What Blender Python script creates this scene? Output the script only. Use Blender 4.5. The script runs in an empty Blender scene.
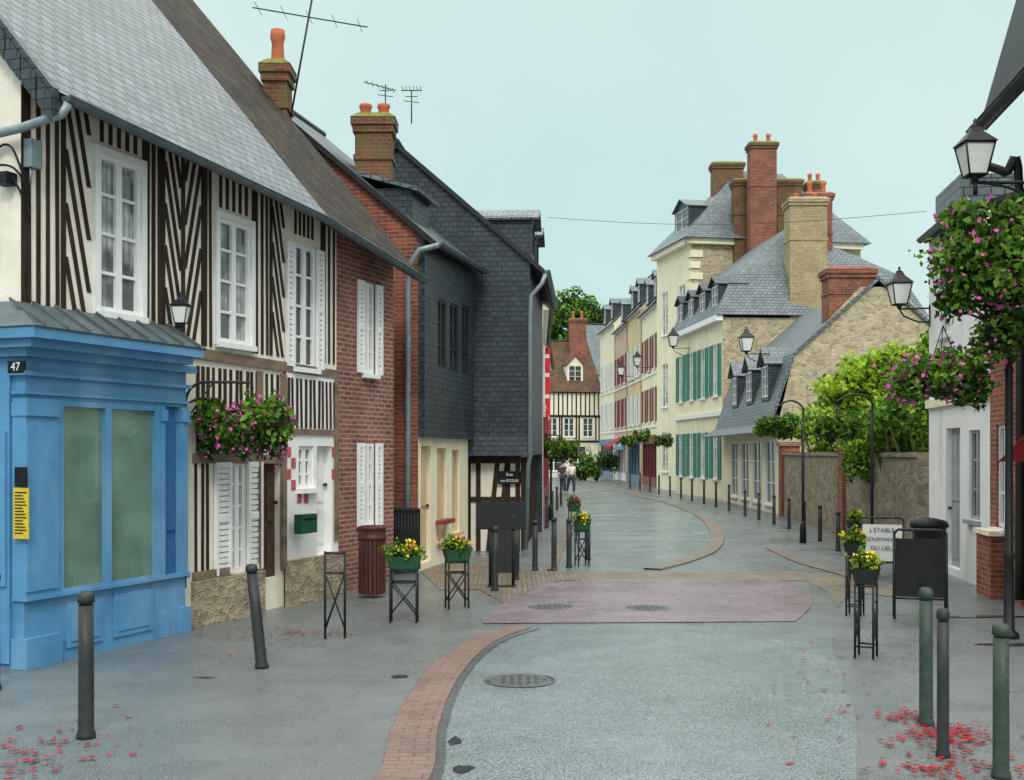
import bpy, math, random
import numpy as np
from mathutils import Vector, Matrix
random.seed(7); R=random.random
def U(a,b): return random.uniform(a,b)
FOC,HC,HOR=1150.0,2.1,452.0
sc=bpy.context.scene; col=sc.collection
def G(px,py,z=0.0):
    d=FOC*(HC-z)/(py-HOR); return ((px-512)/FOC*d,d)
def ZA(py,d): return HC-(py-HOR)/FOC*d
def XA(px,d): return (px-512)/FOC*d
# ---------------------------------------------------------------- materials
def newmat(name):
    m=bpy.data.materials.new(name); m.use_nodes=True; nt=m.node_tree
    return m,nt,nt.nodes["Principled BSDF"]
def c4(c): return (c[0],c[1],c[2],1)
def mul(c,f): return tuple(min(1,x*f) for x in c)
def mixc(nt,fac,a,b,mode='MIX'):
    n=nt.nodes.new('ShaderNodeMixRGB'); n.blend_type=mode
    for i,v in ((0,fac),(1,a),(2,b)):
        if hasattr(v,'links'): nt.links.new(v,n.inputs[i])
        elif i==0: n.inputs[0].default_value=v
        else: n.inputs[i].default_value=c4(v)
    return n.outputs[0]
def ramp(nt,src,p0,p1,c0=(0,0,0),c1=(1,1,1)):
    r=nt.nodes.new('ShaderNodeValToRGB'); e=r.color_ramp.elements
    e[0].position=p0; e[1].position=p1; e[0].color=c4(c0); e[1].color=c4(c1)
    nt.links.new(src,r.inputs[0]); return r.outputs[0]
def noise(nt,vec,scale,detail=5,rough=.6):
    n=nt.nodes.new('ShaderNodeTexNoise'); n.inputs['Scale'].default_value=scale; n.inputs['Detail'].default_value=detail
    n.inputs['Roughness'].default_value=rough
    nt.links.new(vec,n.inputs['Vector']); return n.outputs[0]
def mapped(nt,kind='Object',scale=(1,1,1)):
    t=nt.nodes.new('ShaderNodeTexCoord'); m=nt.nodes.new('ShaderNodeMapping'); m.inputs['Scale'].default_value=scale
    nt.links.new(t.outputs[kind],m.inputs[0]); return m.outputs[0]
def bump(nt,b,h,strength,dist):
    n=nt.nodes.new('ShaderNodeBump'); n.inputs['Strength'].default_value=strength; n.inputs['Distance'].default_value=dist
    nt.links.new(h,n.inputs['Height']); nt.links.new(n.outputs[0],b.inputs['Normal']); return n
def M(name,base,var=.25,scale=4,rough=.75,bs=.3,bscale=40,metal=0,spec=.3,stretch=(1,1,1),stain=None,stainamt=(.5,.7)):
    m,nt,b=newmat(name); v=mapped(nt,'Object',stretch)
    n1=noise(nt,v,scale); f=ramp(nt,n1,.3,.7,mul(base,1-var),mul(base,1+var))
    if stain:
        v2=mapped(nt,'Object',(1.5,1.5,.5)); f=mixc(nt,ramp(nt,noise(nt,v2,1.1,6),*stainamt),f,stain)
    nt.links.new(f,b.inputs['Base Color']); b.inputs['Roughness'].default_value=rough
    b.inputs['Metallic'].default_value=metal; b.inputs['Specular IOR Level'].default_value=spec
    if bs: bump(nt,b,noise(nt,v,bscale,4),bs,.01)
    return m
def BR(name,c1,c2,mortar,bw,bh,ms,moss=None,mossr=(.55,.75),rough=.85,bdist=.01,off=.5,var=.5,spec=.3):
    m,nt,b=newmat(name); v=mapped(nt,'UV')
    t=nt.nodes.new('ShaderNodeTexBrick'); t.offset=off
    nt.links.new(v,t.inputs['Vector']); t.inputs['Scale'].default_value=1
    t.inputs['Brick Width'].default_value=bw; t.inputs['Row Height'].default_value=bh
    t.inputs['Mortar Size'].default_value=ms; t.inputs['Mortar Smooth'].default_value=.3; t.inputs['Bias'].default_value=-.1
    t.inputs['Color1'].default_value=c4(c1); t.inputs['Color2'].default_value=c4(c2); t.inputs['Mortar'].default_value=c4(mortar)
    n=noise(nt,v,1.3,6); f=mixc(nt,1,t.outputs[0],ramp(nt,n,.3,.7,(1-var,)*3,(1,1,1)),'MULTIPLY')
    n3=noise(nt,v,9,4); f=mixc(nt,1,f,ramp(nt,n3,.3,.7,(.68,)*3,(1.0,)*3),'MULTIPLY')
    if moss: f=mixc(nt,ramp(nt,noise(nt,v,2.2,9,.75),*mossr),f,moss)
    nt.links.new(f,b.inputs['Base Color']); b.inputs['Roughness'].default_value=rough; b.inputs['Specular IOR Level'].default_value=spec
    inv=nt.nodes.new('ShaderNodeMath'); inv.operation='SUBTRACT'; inv.inputs[0].default_value=1; nt.links.new(t.outputs[1],inv.inputs[1])
    ad=nt.nodes.new('ShaderNodeMath'); ad.operation='MULTIPLY_ADD'; nt.links.new(n3,ad.inputs[0]); ad.inputs[1].default_value=.5; nt.links.new(inv.outputs[0],ad.inputs[2])
    bump(nt,b,ad.outputs[0],.7,bdist)
    return m
def STONE(name,cols,scale=6,mortar=(.3,.27,.2),moss=None):
    m,nt,b=newmat(name); v=mapped(nt,'UV',(1,1.6,1))
    wn=nt.nodes.new('ShaderNodeTexNoise'); wn.inputs['Scale'].default_value=4; nt.links.new(v,wn.inputs['Vector'])
    vv=mixc(nt,.12,v,wn.outputs[1],'ADD')
    a=nt.nodes.new('ShaderNodeTexVoronoi'); a.inputs['Scale'].default_value=scale; nt.links.new(vv,a.inputs['Vector'])
    e=nt.nodes.new('ShaderNodeTexVoronoi'); e.feature='DISTANCE_TO_EDGE'; e.inputs['Scale'].default_value=scale; nt.links.new(vv,e.inputs['Vector'])
    sp=nt.nodes.new('ShaderNodeSeparateColor'); nt.links.new(a.outputs['Color'],sp.inputs[0])
    f=ramp(nt,sp.outputs[0],.1,.9,cols[0],cols[1])
    f=mixc(nt,1,f,ramp(nt,noise(nt,v,1.0,6),.3,.7,(.7,)*3,(1,1,1)),'MULTIPLY')
    f=mixc(nt,1,f,ramp(nt,noise(nt,v,14,5),.3,.7,(.65,)*3,(1,1,1)),'MULTIPLY')
    f=mixc(nt,ramp(nt,e.outputs['Distance'],.01,.07),mortar,f)
    if moss: f=mixc(nt,ramp(nt,noise(nt,v,1.7,8,.7),.5,.68),f,moss)
    nt.links.new(f,b.inputs['Base Color']); b.inputs['Roughness'].default_value=.9
    bump(nt,b,ramp(nt,e.outputs['Distance'],0,.15),.6,.015)
    return m
def ASPH(name,c,wet=(.15,.45)):
    m,nt,b=newmat(name); v=mapped(nt,'Object'); 
    big=noise(nt,v,.4,7,.7); fine=noise(nt,v,75,3,.8); mid=noise(nt,v,2.2,10,.8)
    f=ramp(nt,big,.36,.66,mul(c,.86),mul(c,1.1))
    f=mixc(nt,1,f,ramp(nt,mid,.34,.62,(.82,)*3,(1.0,)*3),'MULTIPLY')
    f=mixc(nt,1,f,ramp(nt,fine,.4,.62,(.18,)*3,(1.0,)*3),'MULTIPLY')
    nt.links.new(f,b.inputs['Base Color'])
    nt.links.new(ramp(nt,noise(nt,v,.7,8,.75),.38,.62,(wet[0],)*3,(wet[1],)*3),b.inputs['Roughness'])
    b.inputs['Specular IOR Level'].default_value=.7
    bump(nt,b,fine,.7,.007)
    return m
def LEAF(name,c,v=.4):
    m,nt,b=newmat(name); o=mapped(nt,'Object'); f=ramp(nt,noise(nt,o,2.5,4),.3,.7,mul(c,1-v),mul(c,1+v))
    nt.links.new(f,b.inputs['Base Color']); b.inputs['Roughness'].default_value=.5; b.inputs['Specular IOR Level'].default_value=.3
    t=nt.nodes.new('ShaderNodeBsdfTranslucent'); nt.links.new(f,t.inputs[0]); mx=nt.nodes.new('ShaderNodeMixShader'); mx.inputs[0].default_value=.35
    nt.links.new(b.outputs[0],mx.inputs[1]); nt.links.new(t.outputs[0],mx.inputs[2]); nt.links.new(mx.outputs[0],nt.nodes['Material Output'].inputs[0])
    return m
def GLASS(name,c,rough=.07,curtain=None,var=.5):
    m,nt,b=newmat(name); v=mapped(nt,'UV')
    if curtain:
        w=nt.nodes.new('ShaderNodeTexWave'); w.inputs['Scale'].default_value=3.5; w.inputs['Distortion'].default_value=2.5; nt.links.new(v,w.inputs['Vector'])
        f=ramp(nt,w.outputs[1],.2,.9,mul(curtain,.6),curtain)
        f=mixc(nt,ramp(nt,noise(nt,v,1.1,3),.42,.55),f,c)
    else: f=ramp(nt,noise(nt,v,1.2,2),.3,.7,mul(c,1-var),mul(c,1+var))
    nt.links.new(f,b.inputs['Base Color']); b.inputs['Roughness'].default_value=rough; b.inputs['Specular IOR Level'].default_value=.7
    bump(nt,b,noise(nt,v,1.4,2),.05,.05)
    return m
m_slate=BR('slate roof',(.215,.265,.285),(.12,.155,.175),(.025,.032,.037),.22,.145,.013,moss=(.25,.28,.24),mossr=(.58,.85),rough=.45,bdist=.016,spec=.6,var=.35)
m_slatedark=BR('slate cladding',(.06,.083,.104),(.028,.041,.054),(.005,.008,.01),.17,.105,.009,moss=(.1,.12,.12),mossr=(.62,.92),rough=.4,spec=.5,var=.4,bdist=.01)
m_tile=BR('old brown tile',(.1,.07,.052),(.045,.038,.032),(.01,.008,.007),.17,.13,.018,moss=(.09,.09,.045),mossr=(.5,.75),rough=.85,bdist=.025)
m_redtile=BR('red brown tile',(.24,.13,.08),(.13,.085,.06),(.03,.02,.015),.2,.16,.012,moss=(.12,.11,.06),rough=.85)
m_brick=BR('red brick',(.48,.115,.06),(.25,.06,.04),(.34,.27,.21),.22,.072,.012,moss=(.1,.07,.05),mossr=(.6,.85))
m_brick2=BR('weathered pink brick',(.48,.15,.11),(.25,.075,.06),(.46,.39,.33),.22,.072,.013,moss=(.12,.08,.06),mossr=(.58,.85))
m_ybrick=BR('yellow brick',(.62,.49,.25),(.46,.35,.17),(.42,.35,.24),.22,.072,.012,moss=(.16,.13,.08),mossr=(.6,.82),var=.3)
m_mossbrick=BR('mossy chimney brick',(.36,.1,.065),(.19,.065,.045),(.25,.2,.15),.22,.072,.012,moss=(.13,.13,.045),mossr=(.46,.62))
m_pave=BR('brick channel paving',(.34,.2,.16),(.235,.145,.12),(.12,.09,.08),.2,.1,.007,moss=(.21,.16,.14),mossr=(.42,.75),rough=.4,bdist=.004,spec=.5,var=.35)
m_cob=BR('tan setts',(.38,.3,.22),(.25,.2,.15),(.1,.085,.07),.16,.12,.014,rough=.45,bdist=.008,spec=.5,var=.45)
m_stone=STONE('rubble stone',((.6,.5,.34),(.34,.28,.19)),7.5,(.4,.34,.24),moss=(.17,.14,.1))
m_stone2=STONE('limestone rubble',((.7,.6,.4),(.44,.36,.23)),5.5,(.5,.43,.3))
m_gwall=STONE('garden wall stone',((.46,.38,.27),(.24,.2,.14)),6,(.28,.24,.18),moss=(.13,.13,.06))
m_plaster=M('cream infill plaster',(.8,.75,.64),.08,5,.9,.3,30,stain=(.56,.48,.36),stainamt=(.6,.88))
m_gable=M('pale render',(.76,.71,.62),.1,3,.9,.4,50,stain=(.46,.41,.33),stainamt=(.5,.8))
m_white=M('white render',(.8,.79,.77),.05,3,.85,.2,40,stain=(.54,.52,.47),stainamt=(.55,.85))
m_cream=M('cream render',(.8,.74,.55),.07,2,.85,.2,30,stain=(.56,.48,.34),stainamt=(.52,.88))
m_yellow=M('ochre render',(.64,.5,.3),.14,2,.85,.2,30,stain=(.4,.32,.2),stainamt=(.45,.75))
m_pinkr=M('dusty pink render',(.56,.4,.32),.14,2,.85,.2,30,stain=(.38,.3,.24),stainamt=(.45,.75))
m_beige=M('pale beige panels',(.6,.46,.28),.1,4,.8,.3,30,stretch=(1,1,.2),stain=(.42,.31,.19),stainamt=(.55,.85))
m_timber=M('dark oak',(.04,.026,.019),.5,9,.85,.6,40,stretch=(1,1,.15),spec=.15)
m_timber2=M('worn oak rail',(.2,.14,.1),.4,6,.85,.6,40,stretch=(.4,.4,1))
m_wpaint=M('white paint',(.8,.8,.79),.05,8,.5,.1,60,stain=(.6,.57,.52),stainamt=(.62,.88))
m_blue=M('blue shop paint',(.085,.25,.45),.16,2.5,.4,.2,25,stain=(.17,.34,.52),stainamt=(.48,.74))
m_bluedk=M('dark blue paint',(.035,.13,.3),.15,3,.4,.1,25)  # deeper blue paint of the shop's door panel
m_green=M('green shutter paint',(.02,.22,.165),.15,8,.5,0)
m_bluesh=M('grey blue shutter paint',(.14,.23,.33),.15,8,.5,0)
m_redsh=M('maroon paint',(.22,.04,.045),.15,8,.5,0)
m_red=M('red sign',(.6,.03,.04),.15,8,.5,0)
m_check=M('red brick check',(.42,.1,.09),.25,20,.8,.2)
m_redaw=M('dark red canvas',(.26,.022,.025),.2,8,.7,0)
m_metal=M('dark metal',(.014,.017,.018),.3,10,.5,.15,60,spec=.35)
m_iron=M('cast iron cover',(.07,.08,.082),.3,10,.45,.2,60,spec=.5)
m_bol=M('grey bollard paint',(.024,.03,.03),.35,12,.5,.2,60,spec=.35)
m_bolg=M('green bollard paint',(.03,.05,.038),.35,12,.5,.2,60,spec=.35)
m_zinc=M('zinc',(.22,.28,.3),.2,4,.4,.1,30,metal=.3)
m_zincdk=M('dark zinc',(.11,.14,.15),.25,4,.45,.1,30,metal=.3)
m_binm=M('brown bin slats',(.075,.025,.02),.3,8,.5,.2,40)
m_boxg=M('green planter box',(.02,.08,.035),.25,8,.5,.1,40)
m_mailg=M('green letter box',(.012,.08,.045),.2,8,.4,0)
m_yel=M('yellow poster',(.6,.44,.03),.15,20,.5,0)
m_black=M('black board',(.009,.01,.012),.3,6,.5,.05,40,spec=.2)
m_terra=M('terracotta',(.45,.13,.06),.2,8,.8,.2,40)
m_moss=M('moss crust',(.18,.18,.04),.4,12,.95,1,30)
m_lead=M('door brown',(.09,.045,.03),.3,6,.6,.2,30)
m_grey=M('grey door',(.32,.34,.35),.15,5,.6,.1,30)
m_lglass=M('lantern glass',(.75,.77,.74),.1,4,.12,0,spec=.6)
m_skin=M('skin',(.5,.3,.22),.1,5,.6,0); m_hair=M('hair',(.05,.03,.02),.2,20,.6,0)
m_cw=M('white cloth',(.8,.8,.8),.1,9,.8,0); m_cd=M('dark cloth',(.05,.055,.08),.2,9,.8,0)
m_glass=GLASS('window glass',(.04,.05,.055)); m_gcur=GLASS('curtained window glass',(.08,.1,.105),.1,(.55,.55,.52))
m_shopg=GLASS('shop glass',(.13,.215,.165),.03,None,.3)
m_asph=ASPH('damp footway asphalt',(.27,.305,.31),(.18,.45)); m_road=ASPH('wet road asphalt',(.32,.4,.42),(.1,.34))
m_pink=ASPH('mauve asphalt plateau',(.42,.31,.36),(.13,.4))
m_patch=ASPH('darker asphalt patch',(.13,.14,.14),(.2,.45))
m_pud,_n,_b=newmat('puddle water'); _b.inputs['Base Color'].default_value=(.05,.055,.055,1); _b.inputs['Roughness'].default_value=.04
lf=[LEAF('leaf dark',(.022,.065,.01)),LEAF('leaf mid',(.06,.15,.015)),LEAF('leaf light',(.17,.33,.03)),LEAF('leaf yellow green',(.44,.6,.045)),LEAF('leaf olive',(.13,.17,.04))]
m_fpink=M('pink petals',(.66,.07,.4),.3,9,.6,0); m_fyel=M('yellow petals',(.85,.62,.03),.2,9,.6,0); m_fred=M('red petals',(.45,.02,.05),.2,9,.6,0)
m_fleaf=M('fallen red leaves',(.38,.012,.025),.4,30,.7,0,spec=.1); m_fleaf2=M('fallen brown leaves',(.2,.03,.02),.5,30,.7,0,spec=.1)
m_bark=M('bark',(.08,.06,.045),.3,9,.9,.6,30)
# ---------------------------------------------------------------- mesh tools
class Frame:
    def __init__(s,A,B,side=1):
        s.A=Vector((A[0],A[1])); s.B=Vector((B[0],B[1])); s.u=(s.B-s.A).normalized(); s.L=(s.B-s.A).length
        s.n=Vector((s.u.y,-s.u.x))*side
    def __call__(s,a,o,z):
        p=s.A+s.u*a+s.n*o; return Vector((p.x,p.y,z))
    def s(s_,px,o=0):
        k=(px-512)/FOC; A=s_.A+s_.n*o
        return (k*A.y-A.x)/(s_.u.x-k*s_.u.y)
    def z(s_,px,py,o=0):
        a=s_.s(px,o); d=(s_.A+s_.n*o+s_.u*a).y; return ZA(py,d)
    def rect(s_,x0,y0,x1,y1,o=0):
        m=(x0+x1)/2; a,b=s_.s(x0,o),s_.s(x1,o)
        return (min(a,b),max(a,b),s_.z(m,y1,o),s_.z(m,y0,o))
def IDF(a,o,z): return Vector((a,o,z))
class MB:
    def __init__(s): s.v=[];s.f=[];s.m=[];s.sm=[];s.uv=[]
    def face(s,pts,m=0,uv=None):
        i=len(s.v); s.v+= [Vector(p) for p in pts]; s.f.append(list(range(i,i+len(pts)))); s.m.append(m); s.sm.append(False); s.uv.append(uv)
    def box(s,F,a0,a1,o0,o1,z0,z1,m=0):
        P=[F(a,o,z) for a in (a0,a1) for o in (o0,o1) for z in (z0,z1)]
        for q in ((0,1,3,2),(4,6,7,5),(0,4,5,1),(2,3,7,6),(0,2,6,4),(1,5,7,3)): s.face([P[i] for i in q],m)
    def hexa(s,P,m=0):
        for q in ((0,1,2,3),(7,6,5,4),(0,4,5,1),(1,5,6,2),(2,6,7,3),(3,7,4,0)): s.face([P[i] for i in q],m)
    def slab(s,p,t,m=0,m2=None):
        n=(p[1]-p[0]).cross(p[3]-p[0]).normalized()
        if n.z<0: n=-n
        q=[x-n*t for x in p]; s.face(p,m); s.face(q,m2 if m2 is not None else m)
        for i in range(4): s.face([p[i],p[(i+1)%4],q[(i+1)%4],q[i]],m2 if m2 is not None else m)
    def bar(s,F,a0,z0,a1,z1,w,o0,o1,m=0,vert=True):
        if vert: P=[(a0-w/2,z0),(a0+w/2,z0),(a1+w/2,z1),(a1-w/2,z1)]
        else: P=[(a0,z0-w/2),(a1,z1-w/2),(a1,z1+w/2),(a0,z0+w/2)]
        s.hexa([F(a,o1,z) for a,z in P]+[F(a,o0,z) for a,z in P],m)
    def cyl(s,p0,p1,r0,r1=None,n=12,m=0,caps=True):
        s.tube([p0,p1],[r0,r0 if r1 is None else r1],n,m,caps)
    def tube(s,path,r,n=8,m=0,caps=True):
        path=[Vector(p) for p in path]; rs=r if isinstance(r,(list,tuple)) else [r]*len(path)
        i0=len(s.v)
        prev=None
        for i,p in enumerate(path):
            d=(path[min(i+1,len(path)-1)]-path[max(i-1,0)])
            if d.length<1e-9: d=Vector((0,0,1))
            d.normalize()
            ref=prev if prev is not None else (Vector((1,0,0)) if abs(d.x)<.9 else Vector((0,1,0)))
            x=(ref-d*ref.dot(d)).normalized(); prev=x; y=d.cross(x)
            for k in range(n):
                a=2*math.pi*k/n; s.v.append(p+(x*math.cos(a)+y*math.sin(a))*rs[i])
        for i in range(len(path)-1):
            for k in range(n):
                a=i0+i*n+k; b=i0+i*n+(k+1)%n; s.f.append([a,b,b+n,a+n]); s.m.append(m); s.sm.append(True); s.uv.append(None)
        if caps:
            s.f.append([i0+k for k in range(n)][::-1]); s.m.append(m); s.sm.append(False); s.uv.append(None)
            j=i0+(len(path)-1)*n; s.f.append([j+k for k in range(n)]); s.m.append(m); s.sm.append(False); s.uv.append(None)
    def lathe(s,c,prof,n=16,m=0):
        c=Vector(c); s.tube([c+Vector((0,0,z)) for r,z in prof],[max(r,.0005) for r,z in prof],n,m)
    def build(s,name,mats,parent=None,loc=None,label=None):
        base=Vector(loc) if loc is not None else (Vector(ORI[parent.name]) if parent is not None else Vector((0,0,0)))
        me=bpy.data.meshes.new(name); me.from_pydata([tuple(v-base) for v in s.v],[],s.f); me.update()
        for mt in mats: me.materials.append(mt)
        uvl=me.uv_layers.new(name='UVMap')
        for i,p in enumerate(me.polygons):
            p.material_index=s.m[i]; p.use_smooth=s.sm[i]
            if s.uv[i]:
                for k,li in enumerate(p.loop_indices): uvl.data[li].uv=s.uv[i][k]
                continue
            n=p.normal
            if abs(n.z)>.995: ux=Vector((1,0,0))
            else: ux=Vector((-n.y,n.x,0)).normalized()
            vx=n.cross(ux)
            if vx.z<0: vx=-vx
            for li,vi in zip(p.loop_indices,p.vertices):
                q=me.vertices[vi].co; uvl.data[li].uv=(q.dot(ux),q.dot(vx))
        ob=bpy.data.objects.new(name,me); col.objects.link(ob)
        if parent is not None: ob.parent=parent; ORI[ob.name]=base
        else: ob.location=base; ORI[ob.name]=base
        if label: ob['label']=label
        return ob
ORI={}
def thing(name,label,cat,loc,group=None):
    e=bpy.data.objects.new(name,None); e.empty_display_size=.3; e.location=loc; col.objects.link(e); e['label']=label; e['category']=cat
    if group: e['group']=group
    ORI[e.name]=Vector(loc); return e
def tag(o,label,cat,group=None):
    o['label']=label; o['category']=cat
    if group: o['group']=group
    return o
def copything(o,loc,rotz=0,scale=(1,1,1),label=None,tilt=None):
    n=o.copy(); col.objects.link(n); n.location=loc; n.rotation_euler=(tilt[0] if tilt else 0,tilt[1] if tilt else 0,rotz); n.scale=scale
    if label: n['label']=label
    def rec(src,dst):
        for c in list(src.children):
            k=c.copy(); col.objects.link(k); k.parent=dst; rec(c,k)
    rec(o,n); return n
def text(s,parent,loc,size,rot,mat,align='CENTER',name='lettering'):
    cu=bpy.data.curves.new(name,'FONT'); cu.body=s; cu.size=size; cu.align_x=align; cu.align_y='CENTER'; cu.extrude=.001
    t=bpy.data.objects.new('tmp',cu); col.objects.link(t); bpy.context.view_layer.update()
    me=bpy.data.meshes.new_from_object(t.evaluated_get(bpy.context.evaluated_depsgraph_get())); bpy.data.objects.remove(t)
    me.materials.clear(); me.materials.append(mat)
    o=bpy.data.objects.new(name,me); col.objects.link(o); o.parent=parent; o.location=Vector(loc)-ORI[parent.name]; o.rotation_euler=rot; return o
# ---------------------------------------------------------------- leaves
def leafmesh(name,parent,clusters,n,size,mats,weights,seed=1,shell=.45,squash=1.0,dark=True):
    r=np.random.default_rng(seed); C=np.array(clusters,float); vol=C[:,3]*C[:,4]*C[:,5]; pk=r.choice(len(C),n,p=(vol**.75)/(vol**.75).sum())
    d=r.normal(size=(n,3)); d/=np.linalg.norm(d,axis=1)[:,None]
    lob=1+.22*np.sin(d[:,0]*5+pk*1.7)+.2*np.sin(d[:,2]*6+pk)+.15*np.sin(d[:,1]*9+pk*2.3)
    rad=(r.random(n)**shell)*lob
    P=C[pk,:3]+d*rad[:,None]*C[pk,3:6]
    a=r.normal(size=(n,3)); a/=np.linalg.norm(a,axis=1)[:,None]; b=np.cross(a,r.normal(size=(n,3))); b/=np.linalg.norm(b,axis=1)[:,None]
    sz=size*(.6+.8*r.random(n))[:,None]
    V=np.stack([P-a*sz,P+b*sz*.55*squash,P+a*sz,P-b*sz*.55*squash],1).reshape(-1,3)
    me=bpy.data.meshes.new(name); F=np.arange(4*n).reshape(-1,4)
    me.from_pydata(V.tolist(),[],F.tolist())
    w=np.array(weights,float)
    if len(w)!=len(mats): w=np.ones(len(mats))
    w/=w.sum(); mi=r.choice(len(mats),n,p=w)
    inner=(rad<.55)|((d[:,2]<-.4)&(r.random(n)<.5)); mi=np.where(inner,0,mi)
    for m in mats: me.materials.append(m)
    me.polygons.foreach_set('material_index',mi.astype(np.int32)); me.update()
    o=bpy.data.objects.new(name,me); col.objects.link(o)
    if name=='flowers': o['kind']='stuff'
    if parent is not None: o.parent=parent
    ORI[o.name]=Vector((0,0,0)); return o
# ---------------------------------------------------------------- building parts
def wall(mb,F,s0,s1,z0,zt0,zt1,ops,m=0,o=0,depth=.14,mrev=None):
    if mrev is None: mrev=m
    top=lambda a: zt0+(zt1-zt0)*(a-s0)/(s1-s0)
    ss=sorted(set([s0,s1]+[min(max(x,s0),s1) for q in ops for x in q[:2]])); zz=sorted(set([z0]+[x for q in ops for x in q[2:4]])); zz=[z for z in zz if z>=z0]
    for i in range(len(ss)-1):
        a,b=ss[i],ss[i+1]
        if b-a<1e-4: continue
        for j in range(len(zz)):
            za=zz[j]
            if j+1<len(zz): zb0=zb1=zz[j+1]
            else: zb0,zb1=top(a),top(b)
            cm=((a+b)/2,(za+min(zb0,zb1))/2)
            if any(q[0]<cm[0]<q[1] and q[2]<cm[1]<q[3] for q in ops): continue
            mb.face([F(a,o,za),F(b,o,za),F(b,o,zb1),F(a,o,zb0)],m)
    for a,b,c,d in [q[:4] for q in ops]:
        for p in (((a,c),(a,d)),((b,d),(b,c)),((a,d),(b,d)),((b,c),(a,c))):
            mb.face([F(p[0][0],o,p[0][1]),F(p[1][0],o,p[1][1]),F(p[1][0],o-depth,p[1][1]),F(p[0][0],o-depth,p[0][1])],mrev)
def window(F,par,q,cols=2,rows=4,o=-.08,fm=m_wpaint,gm=m_glass,sill=True,shut=None,fw=.055,sw=None,wo=0,surround=None,name='window',mw=.028):
    a,b,c,d=q; mb=MB(); mb.face([F(a,o,c),F(b,o,c),F(b,o,d),F(a,o,d)]); w=mb.build(name,[gm],par)
    f=MB(); o1=o+.045
    f.box(F,a,a+fw,o-.01,o1,c,d); f.box(F,b-fw,b,o-.01,o1,c,d); f.box(F,a+fw,b-fw,o-.01,o1-.003,c,c+fw); f.box(F,a+fw,b-fw,o-.01,o1-.003,d-fw,d)
    for i in range(1,cols):
        x=a+(b-a)*i/cols; ww=mw*(1.7 if cols%2==0 and i==cols//2 else 1); f.box(F,x-ww,x+ww,o-.01,o1-.006,c+fw,d-fw)
    for j in range(1,rows):
        z=c+(d-c)*j/rows; f.box(F,a+fw,b-fw,o-.01,o1-.016,z-mw*.6,z+mw*.6)
    if surround:
        sr=surround
        f.box(F,a-sr,a-.002,wo+.004,wo+.05,c-sr*.5,d+sr); f.box(F,b+.002,b+sr,wo+.004,wo+.05,c-sr*.5,d+sr); f.box(F,a-.002,b+.002,wo+.004,wo+.047,d+.002,d+sr-.003)
    f.build('frame',[fm],w)
    if sill:
        s=MB(); s.box(F,a-.06,b+.06,o,wo+.09,c-.07,c-.003); s.build('sill',[fm],w)
    if shut:
        sw=sw or (b-a)/2
        for x0,x1 in ((a-sw-.02,a-.02),(b+.02,b+sw+.02)):
            s=MB(); oo=wo+.012
            s.box(F,x0,x0+.05,oo,oo+.04,c,d); s.box(F,x1-.05,x1,oo,oo+.04,c,d)
            s.box(F,x0+.05,x1-.05,oo,oo+.037,c,c+.07); s.box(F,x0+.05,x1-.05,oo,oo+.037,d-.07,d); s.box(F,x0+.05,x1-.05,oo,oo+.037,(c+d)/2-.04,(c+d)/2+.04)
            n=int((d-c)/.075)
            for k in range(n):
                z=c+.07+(d-c-.14)*(k+.5)/n; s.box(F,x0+.05,x1-.05,oo+.004,oo+.02+.008*(k%2),z-.028,z+.028)
            s.build('shutter',[shut],w)
    return w
def door(F,par,q,m=m_lead,o=-.1,name='door'):
    a,b,c,d=q; f=MB(); f.box(F,a,b,o-.03,o,c,d)
    for x0,x1 in ((a+.06,(a+b)/2-.03),((a+b)/2+.03,b-.06)):
        for z0,z1 in ((c+.15,c+(d-c)*.42),(c+(d-c)*.48,d-.12)): f.box(F,x0,x1,o+.001,o+.02,z0,z1)
    D=f.build(name,[m],par); h=MB(); h.cyl(F(b-.05,o+.02,c+1.0),F(b-.05,o+.07,c+1.0),.02,.025,8); h.build('handle',[m_metal],D); return D
def gableroof(F,par,s0,s1,D,ze0,ze1,tan,over=.35,vo=.1,mr=m_slate,t=.09,fascia=m_metal,name='roof'):
    mb=MB(); r=D/2+over; zr0,zr1=ze0+tan*r,ze1+tan*r
    a,b=s0-vo,s1+vo
    mb.slab([F(a,over,ze0),F(b,over,ze1),F(b,-D/2,zr1),F(a,-D/2,zr0)],t,0,1)
    mb.slab([F(a,-D/2,zr0-.002),F(b,-D/2,zr1-.002),F(b,-D-over,ze1),F(a,-D-over,ze0)],t,0,1)
    mb.tube([F(a,-D/2,zr0+.01),F(b,-D/2,zr1+.01)],.07,8,1)
    return mb.build(name,[mr,fascia],par),(zr0,zr1)
def body(mb,F,s0,s1,D,ze0,ze1,tan,over,ops,mf=0,mg=1,z0=0,o=0):
    w0,w1=ze0+tan*over-.12,ze1+tan*over-.12
    wall(mb,F,s0,s1,z0,w0,w1,ops,mf,o)
    for k,(s,w) in enumerate(((s0,w0),(s1,w1))):
        mb.face([F(s,o,z0),F(s,-D,z0),F(s,-D,w),F(s,-D/2,w+tan*(D/2)),F(s,o,w-tan*o)],mg)
    mb.face([F(s0,-D,z0),F(s1,-D,z0),F(s1,-D,w1),F(s0,-D,w0)],mg)
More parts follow.
